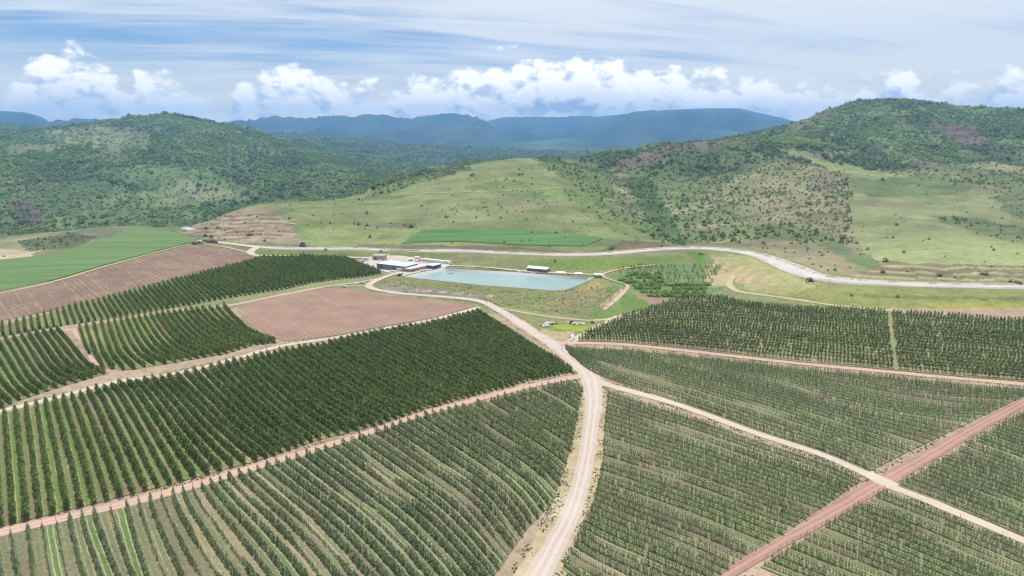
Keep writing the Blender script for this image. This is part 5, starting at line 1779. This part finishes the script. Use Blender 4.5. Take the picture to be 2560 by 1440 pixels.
car('minibus', 'dark blue minibus with a white roof on the road by the pond corner', (1000.5, 689), (985, 695), m_carblue, 5.6, 2.1, 'van', m_roofp, 'minibus')
car('pickup_truck', 'white pickup truck at the pond corner beside the long shed', (1057, 678), (1040, 681), m_carwhite, 5.6, 2.0, 'pickup', None, 'pickup')
car('van', 'white van parked in front of the warehouse', (983, 682), (972, 681), m_carwhite, 5.2, 2.0, 'van', None, 'van')
car('parked_car', 'white car in the grass triangle left of the yard road', (896.5, 710), (880, 712), m_carwhite, 4.5)
car('parked_car', 'silver car parked close behind the white one in the grass triangle', (908, 709.5), (925, 711), m_silverp, 4.2)
car('parked_car', 'pale green white car alone at the edge of the bare field', (858, 718), (840, 717), m_cargreen, 4.8)
car('parked_car', 'silver car nearest the orchard at the back of the yard', (905, 655), (896, 656), m_silverp)
car('parked_car', 'silver estate car beside the block house', (917.5, 653.2), (910, 655), m_silverp, 4.5)
car('van', 'white van behind the silver cars near the block house', (914, 649.6), (905, 650), m_carwhite, 5.0, 1.9, 'van', None, 'van')
car('parked_car', 'white car among the things left of the warehouse', (921, 664.5), (912, 664), m_carwhite)
car('parked_car', 'silver car touching the left corner of the warehouse', (931, 667.5), (921, 668), m_silverp)
car('parked_car', 'white car in front of the block house door', (950, 653.2), (945, 655.5), m_carwhite, 4.0)
car('tractor_trailer', 'white and black flatbed parked behind the warehouse roof', (1005, 655.5), (996, 656), m_carwhite, 4.6, 1.9, 'pickup', None, 'trailer')
car('parked_car', 'white car standing nose to the road at the orchard corner', (1431, 850), (1422, 856), m_carwhite, 4.3)
car('parked_car', 'second white car, just behind the first at the orchard corner', (1431.5, 842), (1433, 838), m_carwhite, 4.0)

# crates and bins behind the warehouse
def bin_(pos, label, mat, s=1.2):
    p = G(*pos)
    e = tag(empty('fruit_bin', p, random.random()), label, 'bin', 'bins stacked behind the warehouse')
    MB().box(-s, s, -s * .8, s * .8, -.2, s * 1.1).build('box', mat, e)
    MB().box(-s * 1.03, s * 1.03, -s * .83, s * .83, s * 1.105, s * 1.2).build('lid', m_white, e)


bin_((1016, 657), 'dark bin, leftmost of the loose row behind the warehouse', m_clad2)
bin_((1023, 658.4), 'dark bin, second in the loose row behind the warehouse', m_clad2, 1.0)
bin_((1029, 660.3), 'white topped dark bin, third in the row behind the warehouse', m_clad2, 1.3)
bin_((1035, 661), 'rightmost dark bin behind the warehouse, near the cabins', m_clad2, 1.1)


def heap(name, label, cat, spots, mat, base, smin, smax, n, part, flat=0.45):
    c = G(*spots[0])
    e = tag(empty(name, c), label, cat)
    for k in range(n):
        f = random.random()
        i = random.randrange(len(spots))
        p = G(*spots[i]) - c
        a = random.random() * 6.28
        r = random.random() ** .6 * base
        s = random.uniform(smin, smax)
        mb = MB()
        vs_ = []
        for zz, kk in ((-.35, 1.0), (.25, 1.05), (.55, .7)):
            for j in range(6):
                t = j / 6 * 6.28
                w_ = random.uniform(.75, 1.2) * kk * s
                vs_.append((p.x + math.cos(a) * r + math.cos(t) * w_, p.y + math.sin(a) * r * .6 + math.sin(t) * w_ * .7, p.z + zz * s * flat * 2 + max(0, (base - r) * .35)))
        fs = [(j, (j + 1) % 6, 6 + (j + 1) % 6, 6 + j) for j in range(6)] + [(6 + j, 6 + (j + 1) % 6, 12 + (j + 1) % 6, 12 + j) for j in range(6)] + [tuple(range(12, 18)), (5, 4, 3, 2, 1, 0)]
        mb.add(vs_, fs).build(part, mat[k % len(mat)], e)
    return e


heap('rubble_pile', 'heap of white slabs and black waste, left pile in the grass triangle', 'rubble pile', [(1362, 817), (1370, 813), (1378, 810)], [m_stone, m_stone, m_rubber], 3.2, .6, 1.5, 22, 'slab')
heap('rubble_pile', 'heap of white slabs, right pile in the grass triangle', 'rubble pile', [(1428, 808), (1438, 811), (1450, 811)], [m_stone, m_stone, m_stone, m_rubber], 2.6, .6, 1.5, 22, 'slab')
heap('stone_heap', 'small pale heap beside the two white cars', 'heap', [(1420, 834), (1423, 835)], [m_stone], 1.6, .4, .8, 7, 'stone')
heap('scrap_heap', 'white and grey scrap heap between the orchard and the warehouse', 'scrap heap', [(918, 660), (926, 662), (934, 670)], [m_white, m_silverp, m_clad2], 2.6, .5, 1.2, 20, 'scrap')
heap('scrap_heap', 'line of pale scrap in the grass before the warehouse', 'scrap heap', [(948, 675), (958, 677), (970, 678)], [m_white, m_silverp], 1.6, .4, .8, 10, 'scrap')
heap('soil_heap', 'dark brown soil heap at the top of the ploughed field', 'heap', [(490, 610), (505, 606), (520, 604), (535, 606)], [m_darksoil], 4.5, 2.0, 3.2, 16, 'clod', .3)

for uv, lb in (((1121, 685), 'left dark float on the pond water'), ((1129, 684.2), 'right dark float on the pond water')):
    t = (WATER_Z - CAM_H) / pixel_dir(*uv)[2]
    q = pixel_dir(*uv) * t
    e = tag(empty('pond_float', (q[0], q[1], WATER_Z), .2), lb, 'float')
    MB().box(-1.2, 1.2, -.5, .5, -.15, .25, .1).build('deck', m_clad2, e)
    MB().box(-.4, .4, -.3, .3, .252, .6, .05).build('pump', m_rust, e)

# ------------------------------------------------------------------ posts and poles
def pole(pos, h, label, arms=True):
    p = G(*pos)
    e = tag(empty('utility_pole', p), label, 'pole')
    MB().tube((0, 0, -.6), (0, 0, h), .14, .09, 6).build('pole', m_post, e)
    if arms:
        MB().box(-.9, .9, -.06, .06, h - .6, h - .45).build('crossarm', m_post, e)


pole((1404.5, 875), 6.2, 'thin grey pole at the corner where the tracks meet')
pole((2003, 716), 6.5, 'left of two thin poles in the grass below the canal')
pole((2072, 721), 6.5, 'right of two thin poles in the grass below the canal')
pole((598, 607), 8.0, 'thin pole beside the pale road below the quarry', True)
post_me = MB().tube((0, 0, -.4), (0, 0, 3.5), .07, .06, 5).mesh('trellis_post', m_post)
pu, pv_ = project(POSTS[:, 0], POSTS[:, 1], POSTS[:, 2] + 3)
fr = (pu > 5) & (pu < 2555) & (pv_ > 5) & (pv_ < 1435)
order = np.argsort(np.where(fr, np.hypot(POSTS[:, 0], POSTS[:, 1]), 1e9))
near = order[:200]
post_names = row_labels('thin grey trellis post')(POSTS, fr)
for i in near:
    o = link('trellis_post', post_me)
    o.location = POSTS[i, :3]
    tag(o, post_names(i), 'post', 'trellis posts standing in the fruit rows')
rest = POSTS[np.setdiff1d(np.arange(len(POSTS)), near)]
pvv, pff = np.array([v.co[:] for v in post_me.vertices]), [(i, (i + 1) % 5, 5 + (i + 1) % 5, 5 + i) for i in range(5)]
V = (rest[:, None, :3] + pvv[None]).reshape(-1, 3)
F = (np.array(pff)[None] + 10 * np.arange(len(rest))[:, None, None]).reshape(-1, 4)
me = np_mesh('trellis_posts', V, F); me.materials.append(m_post)
tag(link('trellis_posts', me), 'further thin trellis posts standing in the fruit rows', None, None, 'stuff')

# ------------------------------------------------------------------ single shrubs and trees
def shrub(pos, w, h, kind_mat, label, n=70, seed=0, name='shrub', cat='bush'):
    me_ = crown('crown', kind_mat, n, ball(1.0), -0.1, 1.5, 0.40, 300 + seed, 0.0, 6, 0.6)
    p = G(*pos)
    return plant(name, (me_, KINDS['bush'][seed % 4][1]), p, seed, w, h, label, cat)


shrub((1028, 569), 2.6, 3.4, m_dark, 'dark round lone tree on the hillside above the bright field', 90, 1, 'tree', 'tree')
shrub((757, 616), 3.3, 2.9, m_silver, 'silvery grey bush beside the canal below the quarry', 90, 2)
shrub((2024, 703), 2.6, 1.7, m_silver, 'grey bush overhanging the near canal bank at the bend', 80, 3)
shrub((2460, 686), 2.6, 2.0, m_silver, 'large grey bush on the terraces at the right', 80, 4)
shrub((2543, 712), 2.7, 1.8, m_bushl, 'dark grey bush on the canal edge at the far right', 80, 5)
shrub((2526, 705), 1.3, 1.2, m_bushl, 'small dark bush left of the canal edge bush', 60, 6)
shrub((1533, 622), 2.0, 1.7, m_bushl, 'grey green bush above the canal right of the bright field', 60, 7)
shrub((1750, 636), 2.6, 1.2, m_bushl, 'low dark bush on the near canal bank above the bright grass', 60, 8)
shrub((513, 592), 2.2, 1.8, m_bushl, 'left of two bushes at the quarry foot', 60, 9)
shrub((529, 594), 2.4, 2.0, m_bushl, 'right of two bushes at the quarry foot', 60, 10)
shrub((545, 572), 2.6, 2.0, m_bushl, 'round bush low on the quarry face', 60, 11)
shrub((515, 573), 2.4, 1.8, m_bushl, 'leaning bush at the left of the quarry face', 60, 12)
shrub((625, 588), 3.0, 1.7, m_bushl, 'wide dark bush on a quarry terrace', 60, 13)
shrub((815, 626), 1.7, 1.3, m_bushl, 'round bush between the canal and the dark orchard', 60, 14)
shrub((758, 634), 1.7, 1.2, m_silver, 'pale bush on the grass strip below the canal', 60, 15)
shrub((952, 630), 1.4, 1.2, m_bushl, 'small dark bush on the canal bank behind the yard', 60, 16)
shrub((968, 654), 1.2, 1.3, m_rust, 'rusty brown bush right of the block house', 60, 17)
shrub((1480, 808), 1.2, 1.1, m_bushl, 'grey bush on the bare patch right of the rubble', 60, 18)
shrub((1389, 584), 1.7, 1.7, m_dark, 'dark bush on the upper edge of the bright field', 60, 19)
shrub((1388, 656), 1.0, 1.6, m_dark, 'narrow dark tree on the green bank behind the pond', 60, 20, 'tree', 'tree')

# grove behind the pond
m_g = crown('crown', m_bright, 46, ball(1.0), -0.05, 1.6, 0.40, 400, 0, 6, .55)
m_g2 = crown('crown', m_dark, 50, tall_prof(1.0), 0.2, 3.0, 0.40, 401, .2, 6, .5)
tr_g = trunk('trunk', 1.4, .07, 3, 5)
gk = 0
for r_ in range(9):
    v0 = 668 + r_ * 9.0
    gi = 0
    for c_ in range(32):
        u = 1530 + c_ * 9.3 + r_ * 4 + random.uniform(-2.5, 2.5)
        v = v0 + (u - 1530) * 0.006 + random.uniform(-1.2, 1.2) + max(0, (1600 - u) * 0.12)
        if u > 1800 - r_ * 5 or v < 664 or u < 1545 + max(0, (v - 700)) * 1.9:
            continue
        dense = 1560 + (v - 690) * 1.2 < u < 1800 and v > 690
        bright_ = v > 686 - (u - 1530) * .02 and (u < 1660 or v > 712)
        if v > 742 or random.random() < (0.1 if bright_ else 0.30):
            continue
        p = G(u, v)
        gi += 1
        if bright_:
            w, h = random.uniform(1.5, 2.5), random.uniform(1.2, 2.0)
            col_, lab = m_g, ('low ' if h < 1.45 else 'tall ' if h > 1.8 else '') + 'bright green bushy grove tree'
        else:
            w, h = random.uniform(.7, 1.2), random.uniform(.7, 1.1)
            col_, lab = m_g2, ('small ' if h < .82 else 'tall ' if h > 1.0 else '') + 'thin dark young grove tree'
        plant('grove_tree', (col_, tr_g), p, random.random() * 6, w, h, '%s, %s from left in the %s row from the back' % (lab, nth(gi), nth(r_ + 1)), 'tree', 'trees of the grove right of the pond')
        gk += 1
print('grove', gk)

# ------------------------------------------------------------------ concrete lined canal
CAN = [(600, 613), (640, 617), (700, 622), (800, 623.5), (900, 624), (1000, 626), (1100, 629), (1200, 631), (1300, 634.5), (1400, 638), (1480, 637), (1560, 631.5), (1640, 624), (1700, 621), (1760, 621), (1830, 626), (1890, 637), (1940, 654), (1980, 670),
       (2012, 684), (2045, 694), (2100, 703), (2200, 709.5), (2350, 714), (2560, 718), (2760, 722)]
m_canal, nt, bs = material('canal_concrete', 0.7, 0.3)
g_ = nt.new('ShaderNodeNewGeometry').outputs['Position']
nt.put(bs.inputs['Base Color'], nt.mix(nt.rng(nt.math('ADD', nt.math('MULTIPLY', nt.noise(g_, 0.06, 4), .6), nt.math('MULTIPLY', nt.noise(g_, 0.9, 5), .4)), .38, .64), alb(196, 188, 182, .66), alb(222, 214, 210, .66)))
m_slab, nt, bs = material('canal_slab', 0.85, 0.15)
rnd = nt.new('ShaderNodeObjectInfo').outputs['Random']
g_ = nt.new('ShaderNodeNewGeometry').outputs['Position']
c = nt.ramp(rnd, [(0, alb(176, 160, 150)), (.5, alb(206, 196, 190)), (1, alb(222, 216, 214))])
nt.put(bs.inputs['Base Color'], nt.mix(nt.rng(nt.noise(g_, 0.5, 4), .5, .75, 0, .6), c, alb(168, 140, 120)))
cw = ground_many(catmull(CAN, 10))[:, :2]
cl, CL = resample(np.c_[cw, np.zeros(len(cw))], 10)
cl, CL = resample(np.c_[cw, np.zeros(len(cw))], int(CL / 5.0))
cl = cl[:, :2]
for _ in range(6):
    cl[1:-1] = cl[1:-1] * .5 + (cl[:-2] + cl[2:]) * .25
tg = np.gradient(cl, axis=0); tg /= np.linalg.norm(tg, axis=1, keepdims=True)
nr = np.stack([-tg[:, 1], tg[:, 0]], -1)           # towards the far bank
k = len(cl)
cu, _cv = project(cl[:, 0], cl[:, 1], hgt(cl[:, 0], cl[:, 1]))
wid = np.interp(cu, [600, 1000, 1300, 1500, 1750, 1900, 1985, 2050, 2200, 2700], [4.0, 4.0, 4.2, 5.0, 5.5, 6.5, 10, 7.5, 5.5, 5.5])
hc = np.array([hgt(cl[:, 0] + nr[:, 0] * a, cl[:, 1] + nr[:, 1] * a) for a in (-6, -3, 0, 3, 6)]).max(0)
hc = np.convolve(np.r_[[hc[0]] * 10, hc, [hc[-1]] * 10], np.ones(21) / 21, 'valid') + .45
prof = [(-1.0, -1.6), (-.78, 0.02), (-.70, 0.05), (-.55, -.25), (.40, -.25), (.42, -.2), (.78, .55), (.92, .60), (1.15, -1.2)]
V = []
for a, z in prof:
    V.append(np.c_[cl + nr * (wid * a)[:, None], hc + z])
V = np.array(V)
ii = np.arange(len(prof) * k).reshape(len(prof), k)
q = np.stack([ii[:-1, :-1], ii[:-1, 1:], ii[1:, 1:], ii[1:, :-1]], -1).reshape(-1, 4)
me = np_mesh('canal', V.reshape(-1, 3), q)
if np.mean([p.normal.z for p in me.polygons]) < 0:
    me.flip_normals()
me.materials.append(m_canal)
can = tag(link('canal', me), 'pale concrete lined canal winding along the foot of the hills', None, None, 'structure')
for i in range(k - 1):
    if cu[i] < 640 or cu[i] > 2600:
        continue
    m_ = .985
    P0, P1 = cl[i], cl[i] * (1 - m_) + cl[i + 1] * m_
    w0 = wid[i]
    h0 = hc[i] + random.uniform(-.02, .03)
    pts_ = []
    for (pp, nn, hh) in ((P0, nr[i], h0), (P1, nr[i + 1], hc[i + 1])):
        for a, z in ((.43, -.15), (.79, .62), (.79, .50), (.43, -.28)):
            pts_.append((pp[0] + nn[0] * w0 * a, pp[1] + nn[1] * w0 * a, hh + z))
    MB().add(pts_, [(0, 1, 5, 4), (1, 2, 6, 5), (2, 3, 7, 6), (3, 0, 4, 7), (0, 3, 2, 1), (4, 5, 6, 7)]).build('slab', m_slab, can)
print('done', len(bpy.data.objects))
